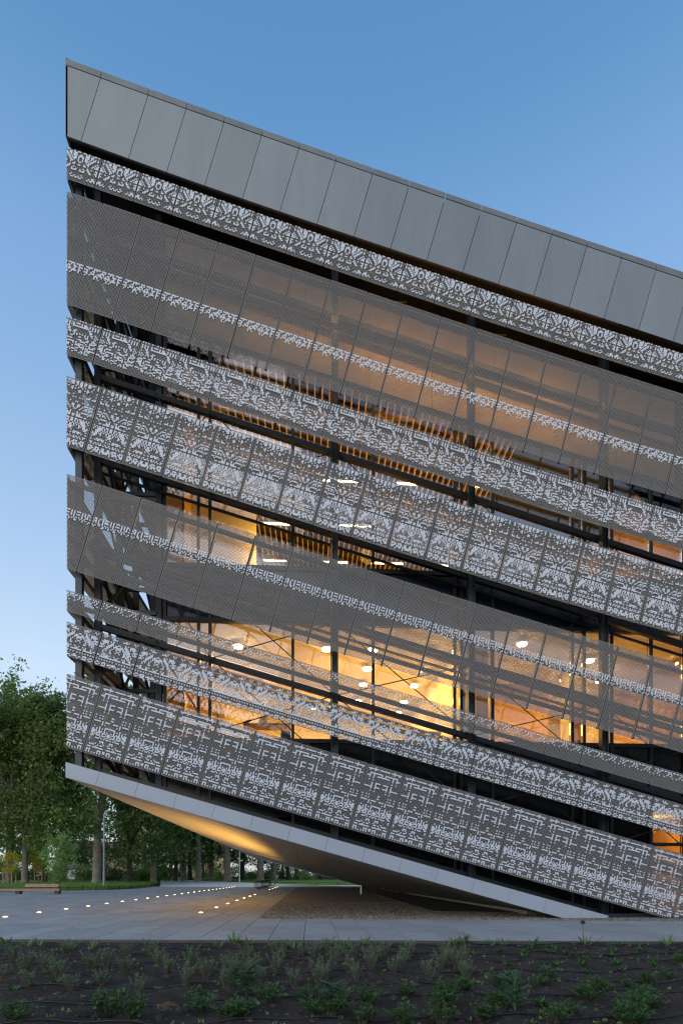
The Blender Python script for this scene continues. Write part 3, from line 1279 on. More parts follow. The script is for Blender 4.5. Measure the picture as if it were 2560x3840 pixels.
# base plinth at the right where the screens reach the ground
mb = MB()
mb.box(8.75, 13.4, YF + .25, YF + .5, -.02, .12)
mb.build('plinth', M['steel_blue'], P)
mb = MB()
mb.box(7.4, 13.3, YG - .5, YG + .05, -.02, .04)
mb.build('threshold', M['dark'], P)
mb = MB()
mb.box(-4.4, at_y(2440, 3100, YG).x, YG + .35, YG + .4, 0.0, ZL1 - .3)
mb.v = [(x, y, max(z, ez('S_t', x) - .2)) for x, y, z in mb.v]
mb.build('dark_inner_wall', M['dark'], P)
# small lit room at the right foot
xr = at_y(2440, 3100, YG).x
mb = MB()
mb.box(xr, 13.3, 20.5, 20.6, 0, 4)
mb.box(xr - .1, xr, YG + .1, 20.5, 0, 4)
mb.build('room_wall', M['wall2'], P)
mb = MB()
mb.box(xr, 13.3, YG + .1, 20.5, 3.4, 3.5)
mb.build('ceiling', M['ceil'], P)
mb = MB()
mb.box(xr, 13.3, YG - .05, YG + .08, 2.25, 2.36)
mb.build('transom', M['steel'], P)
# glazed strip far below the soffit
g0, g1 = at_z(1415, 3353), at_z(1535, 3353)
for k in range(4):
    xa, xb = g0.x + (g1.x - g0.x) * k / 4, g0.x + (g1.x - g0.x) * (k + 1) / 4
    mb = MB()
    mb.box(xa, xa + .07, g0.y, g0.y + .08, 0, .75)
    mb.box(xa + .07, xb, g0.y, g0.y + .08, 0, .05)
    mb.box(xa + .07, xb, g0.y, g0.y + .08, .60, .66)
    o = mb.build('low_window_frame', M['steel'], P)
    mb = MB()
    mb.box(xa + .07, xb, g0.y + .03, g0.y + .05, .05, .6)
    mb.build('low_window_pane', M['glass'], P)


def lamp(kind, name, loc, energy, radius, parent=None, rot=None, spot=None, size=None):
    ld = bpy.data.lights.new(name, kind)
    ld.energy = energy
    ld.color = WARM
    if kind == 'POINT':
        ld.shadow_soft_size = radius
    if kind == 'SPOT':
        ld.spot_size, ld.spot_blend, ld.shadow_soft_size = spot, .6, radius
    if kind == 'AREA':
        ld.shape, ld.size = 'DISK', radius
    lo = bpy.data.objects.new(name, ld)
    C.objects.link(lo)
    lo.location = loc
    if rot:
        lo.rotation_euler = rot
    if parent is not None:
        lo.parent = parent
    return lo


lamp('POINT', 'room_light', (xr + 1.2, 18.9, 2.9), 35, .1, P)
# round ceiling lamps of the lit floor
DISC = [(892, 2423), (1224.5, 2433), (1398, 2436), (1376, 2507), (1361, 2566), (1341, 2628), (963, 2647), (1180, 2653), (1620, 2444), (1586, 2510),
        (1552, 2571), (1514, 2632), (1492, 2673), (1957, 2414), (2210, 2477), (2114, 2549), (2159, 2613), (2232, 2670), (2322, 2620), (2444, 2557), (2549, 2488), (2249, 2555)]
lm = MB()
lm.lathe((0, 0, 0), [(.155, -.05), (.155, 0)], 20)
lm = lm.mesh('lamp_disc', M['lamp'])
lr = MB()
lr.lathe((0, 0, 0), [(.175, 0), (.175, .05), (.05, .06)], 20)
lr = lr.mesh('lamp_housing', M['white'])
zl = ZC1 - .16
DISC.sort()
for i, (px, py) in enumerate(DISC):
    q = at_z(px, py, zl)
    if q.y > 26.6:
        q = q * (26.5 / q.y)
        q.z = zl
    t = thing('ceiling_lamp', q, 'round glowing ceiling lamp of the lit middle floor, %s from the left' % ORD[i], 'ceiling lamp', 'round ceiling lamps of the lit floor')
    obj('lamp_disc', lm, t)
    obj('lamp_housing', lr, t)
    mb = MB()
    mb.tube([(0, 0, .05), (0, 0, .155)], .012, 5)
    mb.build('lamp_rod', M['steel'], t)
for x in (-2.6, .6, 3.6, 7.4, 10.6):
    for y in (19.6, 23.6):
        lo = lamp('AREA', 'floor_lamp_light', (x, y, ZC1 - .3), (32 if x < -1 else 54), 1.6, P)
        lo2 = lamp('POINT', 'floor_lamp_glow', (x, y, ZC1 - 2.5), (12 if x < -1 else 24), .25, P)
# linear tubes of the upper floor
TUBE = [((963, 1962), (1086, 1963)), ((1488, 1812), (1608, 1815)), ((1212, 1801), (1343, 1805)), ((1273, 1970), (1390, 1972)), ((988, 2101), (1073, 2102)),
        ((1200, 2107), (1302, 2108)), ((1404, 2111), (1510, 2113)), ((1612, 2117), (1682, 2119)), ((1755, 1822), (1860, 1825))]
tube_names = ['left in the gap under the fourth band', 'right below the third band', 'behind the fourth band', 'low behind the fourth band', 'low at the left', 'low at the middle column',
              'low right of the middle column', 'at the tip of the long window', 'far right below the third band']
for ((a0, b0), (a1, b1)), nm in zip(TUBE, tube_names):
    zt = ZC2 - .25
    q0, q1 = at_z(a0, b0, zt), at_z(a1, b1, zt)
    if q0.y > 32.5:
        q0 = q0 * (32.3 / q0.y); q1 = q1 * (32.3 / q1.y); q0.z = q1.z = zt
    t = thing('tube_lamp', (q0 + q1) / 2, 'warm linear tube lamp on the upper floor, ' + nm, 'tube lamp', 'linear tube lamps of the upper floor')
    L = (q1.x - q0.x) / 2
    mb = MB()
    mb.box(-L, L, -.025, .025, -.04, 0)
    mb.build('tube', M['tube'], t)
    mb = MB()
    mb.box(-L - .02, L + .02, -.05, .05, .002, .05)
    mb.build('lamp_housing', M['white'], t)
for x in (-1.5, 2.2, 5.5, 8.5, 11.6):
    for y in (20.5, 25.5):
        lamp('POINT', 'tube_lamp_glow', (x, y, 13.4), 130 if x < 7 else (80 if x < 10 else 14), .3, P)

# furniture that shows above the sill of the lit floor
def item(name, label, cat, m, boxes):
    mb = MB()
    for b in boxes:
        mb.box(*b)
    return tag(mb.build(name, M[m]), label, cat)


def wx(px, y):
    return at_y(px, 2700, y).x


def wz(px, py, y):
    return at_y(px, py, y).z


y = 18.0
item('workbench', 'long brown workbench behind the window sill of the lit floor', 'workbench', 'wall2',
     [(wx(910, y), wx(1090, y), y, y + .7, wz(1000, 2712, y) - .06, wz(1000, 2712, y)), (wx(912, y), wx(918, y), y + .1, y + .2, ZL1, wz(1000, 2712, y) - .06), (wx(1080, y), wx(1086, y), y + .1, y + .2, ZL1, wz(1000, 2712, y) - .06)])
y = 18.2
j = MB()
j.hexa([(wx(965, y), y, wz(0, 2708, y)), (wx(1005, y), y, wz(0, 2708, y)), (wx(998, y), y + .05, wz(0, 2668, y)), (wx(975, y), y + .05, wz(0, 2668, y)),
        (wx(965, y), y + .25, wz(0, 2708, y)), (wx(1005, y), y + .25, wz(0, 2708, y)), (wx(998, y), y + .2, wz(0, 2668, y)), (wx(975, y), y + .2, wz(0, 2668, y))])
tag(j.build('jacket', M['yellow']), 'yellow work jacket lying on the long workbench', 'jacket')
y = 17.8
j = MB()
j.hexa([(wx(674, y), y, wz(0, 2640, y)), (wx(692, y), y, wz(0, 2640, y)), (wx(696, y), y + .05, wz(0, 2612, y)), (wx(676, y), y + .05, wz(0, 2606, y)),
        (wx(674, y), y + .2, wz(0, 2640, y)), (wx(692, y), y + .2, wz(0, 2640, y)), (wx(696, y), y + .2, wz(0, 2612, y)), (wx(676, y), y + .2, wz(0, 2606, y))])
tag(j.build('jacket', M['yellow']), 'small yellow vest hanging at the left corner window', 'vest')
y = 17.75
mb = MB()
mb.prism([(wx(1050, y), y, ZL1), (wx(1092, y), y, ZL1), (wx(1090, y), y, wz(0, 2726, y)), (wx(1054, y), y, wz(0, 2722, y))], (0, .12, 0))
tag(mb.build('blue_cloth', M['blue']), 'blue cloth hung over a chair near the middle mullion', 'cloth')
y = 18.6
item('table', 'brown wooden table left of the bright partition', 'table', 'wall2', [(wx(1530, y), wx(1655, y), y, y + .8, wz(0, 2718, y) - .07, wz(0, 2718, y)), (wx(1640, y), wx(1650, y), y + .1, y + .2, ZL1, wz(0, 2718, y) - .07), (wx(1535, y), wx(1545, y), y + .1, y + .2, ZL1, wz(0, 2718, y) - .07)])
y = 18.4
for x0, x1, zt, nm in ((2150, 2190, 2752, 'cardboard box by the narrow pane right of the timber wall'), (2200, 2270, 2768, 'wide cardboard box on the sill of the right hand window'), (2285, 2330, 2764, 'pale cardboard box with open lid near the right column')):
    mb = MB()
    mb.box(wx(x0, y), wx(x1, y), y, y + .5, ZL1, wz(0, zt, y))
    mb.hexa([(wx(x0, y) - .05, y - .12, wz(0, zt, y) + .05), (wx(x1, y), y - .12, wz(0, zt, y) + .05), (wx(x1, y), y, wz(0, zt, y) + .01), (wx(x0, y), y, wz(0, zt, y) + .01),
             (wx(x0, y) - .05, y - .11, wz(0, zt, y) + .06), (wx(x1, y), y - .11, wz(0, zt, y) + .06), (wx(x1, y), y + .01, wz(0, zt, y) + .02), (wx(x0, y), y + .01, wz(0, zt, y) + .02)])
    tag(mb.build('cardboard_box', M['card']), nm, 'box')

# crow on the highest corner of the roof
b = thing('bird', (XC + .03, YF + .03, ez('F_t', XC) - .03), 'small black bird perched on the highest corner of the roof', 'bird')
mb = MB()
mb.tube([(.22, 0, .07), (.12, 0, .09), (0.03, 0, .13), (-.04, 0, .19), (-.07, 0, .235), (-.10, 0, .235), (-.125, 0, .225)], [.012, .05, .068, .05, .036, .034, .012], 10)
mb.tube([(.02, -.02, .09), (.02, -.02, 0)], .008, 5)
mb.tube([(.02, .02, .09), (.02, .02, 0)], .008, 5)
mb.build('body', M['bird'], b, smooth=True)
mb = MB()
mb.tube([(-.118, 0, .228), (-.165, 0, .214)], [.012, .002], 6)
mb.build('beak', M['beak'], b)

b.scale = (.5, .5, .5)

# ------------------------------------------------------------------ lights set in the paving
ring = MB()
ring.lathe((0, 0, 0), [(.10, -.02), (.10, .006), (.07, .009), (.07, .004)], 16)
ring = ring.mesh('ring', M['inox'])
lens = MB()
lens.lathe((0, 0, 0), [(.069, .003), (.069, .012), (.045, .024), (.01, .028)], 16)
lens = lens.mesh('lens', M['glow'])


def ground_row(a, b, n, label, group):
    A, B = at_z(*a), at_z(*b)
    out = []
    for i in range(n):
        q = A.lerp(B, i / (n - 1))
        t = thing('ground_light', (q.x, q.y, .003), label % ORD[i], 'ground light', group)
        obj('ring', ring, t)
        obj('lens', lens, t)
        out.append(q)
    return out


ground_row((20, 3441), (895.7, 3325), 27, 'small lit ground light, %s of the long left row counted from the photographer', 'ground lights in the long left row')
r2 = ground_row((753, 3425), (955.4, 3356.6), 7, 'lit ground light in the short row near the cobbles, %s from the front', 'ground lights in the short right row')
ground_row((1011, 3338), (1046.7, 3325.5), 5, 'tiny far ground light by the bicycle rack, %s of five from the front', 'ground lights beyond the bicycle rack')
for q, e in zip(r2 + [at_z(985, 3346)], (60, 120, 150, 150, 120, 80, 60, 60)):
    lamp('SPOT', 'ground_light_beam', (q.x, q.y, .05), e * 2.6, .06, None, (R(180), R(-14), 0), R(120))

# ------------------------------------------------------------------ street furniture
q = at_z(390, 3336.5)
t = thing('street_lamp', q, 'tall slim steel lamp post with a flat arm beside the lawn', 'street lamp')
hh = z_at(3064, q.y)
mb = MB()
mb.lathe((0, 0, 0), [(.12, 0), (.12, 1.75), (.095, 1.8), (.075, hh)], 14)
mb.build('pole', M['post'], t)
mb = MB()
mb.box(-.08, .56, -.09, .09, hh - .02, hh + .07)
mb.build('lamp_head', M['post'], t)
mb = MB()
mb.box(.2, .52, -.06, .06, hh - .035, hh - .021)
mb.build('lens', M['white'], t)
for px, py, d, nm, kind in ((570, 3204, 90, 'thin dark lamp post with a short double head under the trees', 0), (514, 3232, 95, 'pair of thin pale posts standing left of the dark lamp post', 1),
                            (898, 3191, 84, 'thin white camera mast in front of the tree trunks under the building', 2), (470, 3240, 105, 'short thin pale post by the low white wall', 1)):
    q = at_d(px, d, .45)
    hh = z_at(py, d) - .45
    t = thing('camera_mast' if kind == 2 else 'lamp_post', q, nm, 'mast' if kind == 2 else 'lamp post')
    mb = MB()
    mb.lathe((0, 0, 0), [(.07, 0), (.055, hh)], 10)
    if kind == 1:
        mb.lathe((.22, 0, 0), [(.06, 0), (.05, hh * .86)], 10)
    mb.build('pole', M['steel'] if kind == 0 else (M['white'] if kind == 2 else M['post']), t)
    mb = MB()
    if kind == 0:
        mb.box(-.5, .5, -.12, .12, hh, hh + .1)
    elif kind == 1:
        mb.lathe((0, 0, hh), [(.1, 0), (.1, .18), (.02, .25)], 10)
    else:
        mb.lathe((0, 0, hh), [(.14, 0), (.16, .12), (.05, .2)], 12)
        mb.box(-.1, .5, -.08, .08, hh - 1.6, hh - 1.45)
        mb.box(-.3, .1, -.08, .08, hh - 1.3, hh - 1.15)
    mb.build('head', M['steel'] if kind == 0 else (M['white'] if kind == 2 else M['post']), t)

# bench
q0, q1 = at_z(-90, 3355), at_z(212, 3355)
t = thing('park_bench', (0, 0, 0), 'long timber bench with dark blocks and a partial backrest on the plaza', 'bench')
y = q0.y * .5 + q1.y * .5 + .2
d = EYE * FPX / 66


def bz(py):
    return z_at(py, d)


xa, xb = q0.x, q1.x
for r in range(3):
    mb = MB()
    mb.box(xa, xb + .02, y - .05 + r * .16, y + .09 + r * .16, bz(3343), bz(3334))
    mb.build('seat_slat', M['bench_wood'], t)
for px in (60, 203, -80):
    xx = at_z(px, 3355).x
    mb = MB()
    mb.hexa([(xx - .14, y, 0), (xx + .14, y, 0), (xx + .18, y, bz(3343)), (xx - .18, y, bz(3343)), (xx - .14, y + .36, 0), (xx + .14, y + .36, 0), (xx + .18, y + .36, bz(3343)), (xx - .18, y + .36, bz(3343))])
    mb.build('leg', M['bench_block'], t)
xs_, xe_ = at_z(75, 3355).x, at_z(200, 3355).x
mb = MB()
mb.hexa([(xs_, y + .42, bz(3328)), (xe_, y + .42, bz(3328)), (xe_, y + .52, bz(3317)), (xs_, y + .52, bz(3317)), (xs_, y + .46, bz(3328)), (xe_, y + .46, bz(3328)), (xe_, y + .56, bz(3317)), (xs_, y + .56, bz(3317))])
mb.build('backrest', M['bench_wood'], t)
for px in (80, 137, 193):
    xx = at_z(px, 3355).x
    mb = MB()
    mb.beam((xx, y + .40, bz(3335)), (xx, y + .54, bz(3320)), .06, .02)
    mb.build('backrest_bracket', M['steel'], t)

# low fence along the lawn
FP = [(-60, 3347.5), (0, 3346.5), (120, 3344), (190, 3343), (253, 3341.5), (309, 3340.5), (360, 3339.5), (405, 3338.5), (448, 3337), (488, 3335.5), (521, 3333), (544, 3330.5), (565, 3328), (582, 3325), (594, 3322.5), (603, 3320), (611, 3316.5)]
t = thing('low_fence', (0, 0, 0), 'knee high black post and rail fence along the left lawn edge', 'fence')
pts = [at_z(*p_) for p_ in FP]
for q in pts:
    mb = MB()
    mb.lathe((q.x, q.y, 0), [(.05, 0), (.05, .36), (.03, .39)], 8)
    mb.build('post', M['steel'], t)
for a_, b_ in zip(pts, pts[1:]):
    mb = MB()
    mb.tube([a_ + Vector((0, 0, .3)), b_ + Vector((0, 0, .3))], .022, 6)
    mb.build('rail', M['steel'], t)
t = thing('low_fence', (0, 0, 0), 'low black fence in front of the bright lawn under the building', 'fence')
pts = [at_d(px, d_, z_) for px, d_, z_ in ((640, 101, .8), (700, 99, .66), (760, 97, .5), (826, 91, .3), (892, 86, .14), (960, 80.6, .05), (1030, 80, .03), (1105, 80, .03), (1185, 80, .03), (1265, 80, .03), (1345, 80, .03), (1420, 80, .03))]
for q in pts:
    mb = MB()
    mb.lathe((q.x, q.y, q.z), [(.05, 0), (.05, .42), (.03, .45)], 8)
    mb.build('post', M['steel'], t)
for a_, b_ in zip(pts, pts[1:]):
    mb = MB()
    mb.tube([a_ + Vector((0, 0, .36)), b_ + Vector((0, 0, .36))], .022, 6)
    mb.build('rail', M['steel'], t)

# bicycle rack of upright rings
qa, qb = at_z(968, 3338.5), at_z(1024, 3325)
t = thing('bicycle_rack', (0, 0, 0), 'dark steel bicycle rack of upright rings at the end of the light row', 'bicycle rack')
n_ = 13
for i in range(n_):
    f_ = i / (n_ - 1)
    f_ = f_ * .72 if i < n_ - 2 else .9 + .1 * (i - n_ + 2)
    q = qa.lerp(qb, f_)
    mb = MB()
    rr = .36
    mb.tube([(q.x + rr * math.cos(a_), q.y + .12 * math.cos(a_), .50 + rr * math.sin(a_)) for a_ in [2 * math.pi * k / 20 for k in range(21)]], .03, 6, cap=False)
    mb.tube([(q.x - .06, q.y, 0), (q.x - .06, q.y, .16)], .025, 6)
    mb.tube([(q.x + .06, q.y, 0), (q.x + .06, q.y, .16)], .025, 6)
    mb.build('ring', M['steel'], t)
# bollard
q = at_z(1355, 3355.5)
t = thing('bollard', q, 'short brushed steel cylinder post under the soffit', 'bollard')
mb = MB()
mb.lathe((0, 0, 0), [(.10, 0), (.10, .62), (.085, .65)], 16)
mb.build('post', M['inox'], t)
mb = MB()
mb.lathe((0, 0, 0), [(.15, -.01), (.15, .012), (.1, .015)], 16)
mb.build('base_plate', M['steel'], t)
# notice box and the houses beyond the trees
q = at_d(268, 92, .5)
t = thing('notice_board', q, 'white notice board standing at the back of the left lawn', 'notice board')
mb = MB(); mb.box(-.6, .6, -.15, .15, .35, 1.9); mb.build('panel', M['white'], t)
mb = MB(); mb.box(-.5, -.4, -.05, .05, 0, .35); mb.box(.4, .5, -.05, .05, 0, .35); mb.build('leg', M['steel'], t)
mb = MB(); mb.box(-.1, .45, -.17, -.155, .6, 1.7); mb.build('poster', M['render_g'], t)


def house(px, d, w, h, roofh, wall, label, cols, rows):
    q = at_d(px, d, 0)
    t = thing('house', q, label, 'house')
    mb = MB(); mb.box(-w / 2, w / 2, 0, 9, 0, h); mb.build('wall', M[wall], t)
    mb = MB()
    mb.hexa([(-w / 2 - .4, -.5, h), (w / 2 + .4, -.5, h), (w / 2 - 1, 4.4, h + roofh), (-w / 2 + 1, 4.4, h + roofh), (-w / 2 - .4, 9.5, h), (w / 2 + .4, 9.5, h), (w / 2 - 1, 4.6, h + roofh), (-w / 2 + 1, 4.6, h + roofh)])
    mb.build('roof', M['rooftile'], t)
    for i in range(cols):
        for j in range(rows):
            x = -w / 2 + w * (i + .5) / cols
            z = h * (j + .5) / rows - .7
            mb = MB()
            mb.box(x - .55, x + .55, -.06, .0, z, z + .08)
            mb.box(x - .55, x - .45, -.06, .0, z + .08, z + 1.7)
            mb.box(x + .45, x + .55, -.06, .0, z + .08, z + 1.7)
            mb.box(x - .55, x + .55, -.06, .0, z + 1.7, z + 1.8)
            o = mb.build('window', M['white'], t)
            mb = MB(); mb.box(x - .45, x + .45, -.03, -.004, z + .08, z + 1.7); mb.build('pane', M['skyglass'], o)


house(447, 170, 13, 9, 3.4, 'render_y', 'ochre house with tall windows seen between the tree trunks', 4, 2)
house(288, 165, 12, 7.5, 5, 'render_g', 'grey house with a steep brown roof behind the young tree', 4, 2)
house(760, 190, 16, 10, 3, 'render_y', 'pale ochre house half hidden by the trunks under the building', 4, 3)

# ------------------------------------------------------------------ trees


def limb(mb, p, d, L, r, depth, tips, nseg=4, spread=.55, droop=0.0):
    pts, rad = [p.copy()], [r]
    q = p.copy()
    dd = d.copy()
    for i in range(nseg):
        dd = (dd + Vector((random.uniform(-.16, .16), random.uniform(-.16, .16), random.uniform(-.05, .12) - droop))).normalized()
        q = q + dd * (L / nseg)
        pts.append(q.copy())
        rad.append(r * (1 - .5 * (i + 1) / nseg))
    mb.tube(pts, rad, 6 if depth < 2 else 4, cap=False)
    if depth >= 1:
        for i in range(1, len(pts)):
            tips.append((pts[i], depth))
    if depth < 3:
        for k in range(random.choice((2, 3, 3)) + (depth == 0)):
            i = random.randint(max(1, nseg - 2), nseg) if k else nseg
            a = random.uniform(0, 6.28)
            s = random.uniform(.35, 1.0) * spread
            nd = (dd + Vector((math.cos(a) * s, math.sin(a) * s, random.uniform(.0, .3)))).normalized()
            limb(mb, pts[i], nd, L * random.uniform(.55, .8), rad[i] * random.uniform(.6, .8), depth + 1, tips, nseg, spread, droop)


def leaf_quad(mb, c, s):
    n = Vector((random.gauss(0, 1), random.gauss(0, 1), random.gauss(0, 1) + .5)).normalized()
    u = n.orthogonal().normalized()
    a = random.uniform(0, 6.28)
    u = Matrix.Rotation(a, 3, n) @ u
    v = n.cross(u)
    mb.poly([c - u * s, c - v * s * .55 - u * .15 * s, c + u * s, c + v * s * .55 - u * .15 * s])


def make_tree(seed, H, trunk_h, r, leaves, leaf, lmat, bmat, nl=4, spread=.5, low=0.25, zlow=None, clump=1.25):
    random.seed(seed)
    t = bpy.data.objects.new('plane_tree', None)
    tb = MB()
    tips = []
    lean = Vector((random.uniform(-.06, .06), random.uniform(-.05, .05), 1)).normalized()
    pts = [Vector((0, 0, -.2)), Vector((0, 0, .5)), lean * trunk_h * .5, lean * trunk_h]
    tb.tube(pts, [r * 1.45, r * 1.1, r * .95, r * .85], 10, cap=False)
    top = pts[-1]
    for i in range(nl):
        a = i * 6.28 / nl + random.uniform(-.5, .5)
        s = random.uniform(.15, .55)
        d = Vector((math.cos(a) * s, math.sin(a) * s, 1)).normalized()
        limb(tb, top - lean * random.uniform(0, trunk_h * .15), d, (H - trunk_h) * random.uniform(.42, .52), r * random.uniform(.45, .62), 0, tips, 4, spread)
    cl = [p for p, dp in tips if dp >= 2 or random.random() < .5]
    # a few low hanging sprays
    for i in range(int(len(cl) * low)):
        p = random.choice(cl)
        cl.append(Vector((p.x * random.uniform(.7, 1.25), p.y * random.uniform(.7, 1.25), random.uniform(zlow if zlow else trunk_h * .7, p.z))))
    lb = MB()
    for i in range(leaves):
        c = random.choice(cl)
        s = clump * random.uniform(.4, 1.1)
        q = c + Vector((random.gauss(0, .55), random.gauss(0, .55), random.gauss(0, .42))) * s
        leaf_quad(lb, q, leaf * random.uniform(.6, 1.25))
    return tb.mesh('trunk', bmat, True), lb.mesh('crown', lmat)


def place_tree(name, meshes, loc, rz, sc, label, group, cat='tree'):
    t = thing(name, loc, label, cat, group, rz)
    t.scale = sc if hasattr(sc, '__len__') else (sc, sc, sc)
    obj('trunk', meshes[0], t)
    obj('crown', meshes[1], t)
    return t


TV = [make_tree(11, 24, 7.5, .46, 15000, .25, M['leaf'], M['bark'], 4, .5, .45, 5.0),
      make_tree(12, 24, 6.0, .42, 15000, .25, M['leaf'], M['bark'], 5, .6, .5, 4.5),
      make_tree(13, 25, 9.5, .50, 14000, .25, M['leaf_d'], M['bark'], 4, .45, .45, 6.0),
      make_tree(14, 22, 5.5, .34, 13000, .25, M['leaf_d'], M['dark_bark'], 4, .55, .55, 3.0)]
random.seed(21)
G1 = 'tall plane trees behind the left lawn'
G2 = 'trees of the park seen under the building'
FRONT = [(-95, 66, 1, .9, 'broad plane tree at the far left edge, cut by the picture edge'), (34, 70, 0, .95, 'tall plane tree with thick straight trunk left of the bench'),
         (93, 67, 1, .9, 'leaning forked plane tree beside the thick straight trunk'), (165, 80, 3, 1.0, 'dark slender tree behind the bushy young tree'),
         (236, 84, 3, .98, 'dark tree behind the notice board at the back of the lawn'), (362, 66, 2, .95, 'big plane tree with a red mark on its pale trunk'), (484, 72, 3, 1.0, 'dark slim tree right of the tall street lamp'), (575, 78, 1, .92, 'spreading tree behind the thin dark lamp post')]
for px, d, v, s, lab in FRONT:
    t = place_tree('plane_tree', TV[v], at_d(px, d, .5), random.uniform(0, 6.28), s, lab, G1)
    if 'red mark' in lab:
        mb = MB()
        q = at_d(368, d - .62, z_at(3192, d))
        mb.prism([(q.x - .12, q.y, q.z + .2), (q.x + .05, q.y, q.z - .15), (q.x + .14, q.y, q.z + .05), (q.x + .1, q.y, q.z + .22)], (0, .1, 0))
        o = mb.build('red_mark', M['red'])
        o.parent = t
        o.matrix_parent_inverse = (Matrix.Translation(t.location) @ Matrix.Rotation(t.rotation_euler.z, 4, 'Z') @ Matrix.Scale(s, 4)).inverted()
UNDER = [(657, 88, 3, .9, 'first trunk right of the low white wall'), (688, 90, 0, .95, 'second trunk right of the low white wall, grey'), (713, 97, 3, 1.0, 'third dark trunk right of the low white wall'), (743, 85, 2, .88, 'pale smooth trunk standing before the darker ones'),
         (792, 98, 0, .9, 'grey trunk halfway between the pale trunk and the flaky trunk'), (853, 88, 2, 1.08, 'thick flaky trunk left of the white camera mast'), (909, 100, 3, 1.1, 'dark trunk just right of the white camera mast'), (976, 92, 0, 1.1, 'broad trunk above the bicycle rack'), (1027, 100, 1, .95, 'trunk right of the bicycle rack'),
         (1080, 108, 3, 1.1, 'dark trunk left of the yellow green shrub'), (1112, 112, 0, 1.0, 'slanting trunk by the yellow green shrub'), (1200, 118, 3, 1.0, 'dark far trunk near the end of the bright lawn'), (1290, 122, 1, 1.0, 'last trunk before the soffit meets the ground')]
for px, d, v, s, lab in UNDER:
    place_tree('plane_tree', TV[v], at_d(px, d, .75), random.uniform(0, 6.28), s, lab, G2)
BACK = [(-170, 112), (-30, 118), (128, 122), (300, 125), (430, 128), (545, 118), (640, 122), (760, 130), (900, 128), (1060, 140)]
for i, (px, d) in enumerate(BACK):
    place_tree('tree', TV[3 if i % 2 else 1], at_d(px, d, .4), random.uniform(0, 6.28), random.uniform(.82, 1.0), 'dark tree of the dense row far behind the lawn, %s from the left' % ORD[i], 'dense row of trees far behind')
# undergrowth bushes
def bush_mesh(seed, w, h, n, leaf, lm_):
    random.seed(seed)
    lb = MB()
    cs = [Vector((random.gauss(0, w * .3), random.gauss(0, w * .22), abs(random.gauss(h * .4, h * .28)))) for _ in range(26)]
    for i in range(n):
        c = random.choice(cs)
        q = c + Vector((random.gauss(0, .28), random.gauss(0, .28), random.gauss(0, .25))) * w * .32
        q.z = max(.03, q.z)
        leaf_quad(lb, q, leaf * random.uniform(.6, 1.2))
    sb = MB()
    for c in cs[:12]:
        sb.tube([(c.x * .15, c.y * .15, 0), (c.x * .5, c.y * .5, c.z * .6), tuple(c)], [.04, .025, .008], 5)
    return sb.mesh('stems', M['dark_bark']), lb.mesh('foliage', lm_)


BV = [bush_mesh(31, 5, 3.4, 2600, .17, M['leaf_d']), bush_mesh(32, 4.5, 2.6, 2400, .16, M['leaf']), bush_mesh(33, 4, 2.4, 1600, .17, M['leaf_g'])]
random.seed(5)
BUSH = [(-60, 98, 0), (10, 96, 0), (75, 99, 1), (135, 97, 0), (200, 97, 1), (255, 104, 0), (325, 96, 1), (400, 90, 0), (430, 100, 1), (500, 97, 0), (540, 92, 1), (585, 97, 0), (625, 112, 0), (665, 116, 1), (770, 118, 0), (820, 112, 2),
                                (880, 118, 0), (945, 114, 1), (1010, 118, 0), (1145, 110, 2), (1060, 122, 0), (1190, 126, 1), (1240, 120, 0), (1320, 124, 1), (1390, 124, 0)]
for i, (px, d, v) in enumerate(BUSH):
    meshes = BV[v]
    t = thing('bush', at_d(px, d, .4), ('yellow green shrub against the dark trunks, left of the two' if px < 1000 else 'yellow green shrub against the dark trunks, right of the two') if v == 2 else 'dark bush of the undergrowth behind the trunks, %s from the left' % ORD[sum(1 for b_ in BUSH if b_[2] != 2 and b_[0] < px)], 'bush',
              'bright shrubs under the trees' if v == 2 else 'dark undergrowth bushes', random.uniform(0, 6.28))
    s = random.uniform(.8, 1.15)
    t.scale = (s, s, s * random.uniform(.8, 1.1))
    obj('stems', meshes[0], t)
    obj('foliage', meshes[1], t)

# young trees on the lawn with their stakes


def young(seed, h0, h1, w, n, leaf, lm_, stems):
    random.seed(seed)
    sb, lb = MB(), MB()
    cl = []
    for i in range(stems):
        a = random.uniform(0, 6.28)
        b = Vector((math.cos(a) * .08, math.sin(a) * .08, 0))
        top = Vector((math.cos(a) * w * .18, math.sin(a) * w * .18, h1 * .85))
        sb.tube([b, b.lerp(top, .4) + Vector((.03, 0, 0)), top], [.045, .03, .01], 6)
        for k in range(26):
            t = random.uniform(h0 / h1, 1.1)
            p = b.lerp(top, t)
            a2 = random.uniform(0, 6.28)
            rr = w * .5 * math.sqrt(random.random()) * math.sin(min(1, max(.12, (p.z - h0) / (h1 - h0) * .93 + .12)) * math.pi) ** .7
            e = p + Vector((math.cos(a2) * rr, math.sin(a2) * rr, random.uniform(.05, .3)))
            sb.tube([p, e], [.01, .004], 4)
            cl.append(e)
    for i in range(n):
        c = random.choice(cl)
        leaf_quad(lb, c + Vector((random.gauss(0, .13), random.gauss(0, .13), random.gauss(0, .13))) * w * .6, leaf * random.uniform(.6, 1.2))
    return sb.mesh('trunk', M['bark'], True), lb.mesh('crown', lm_)


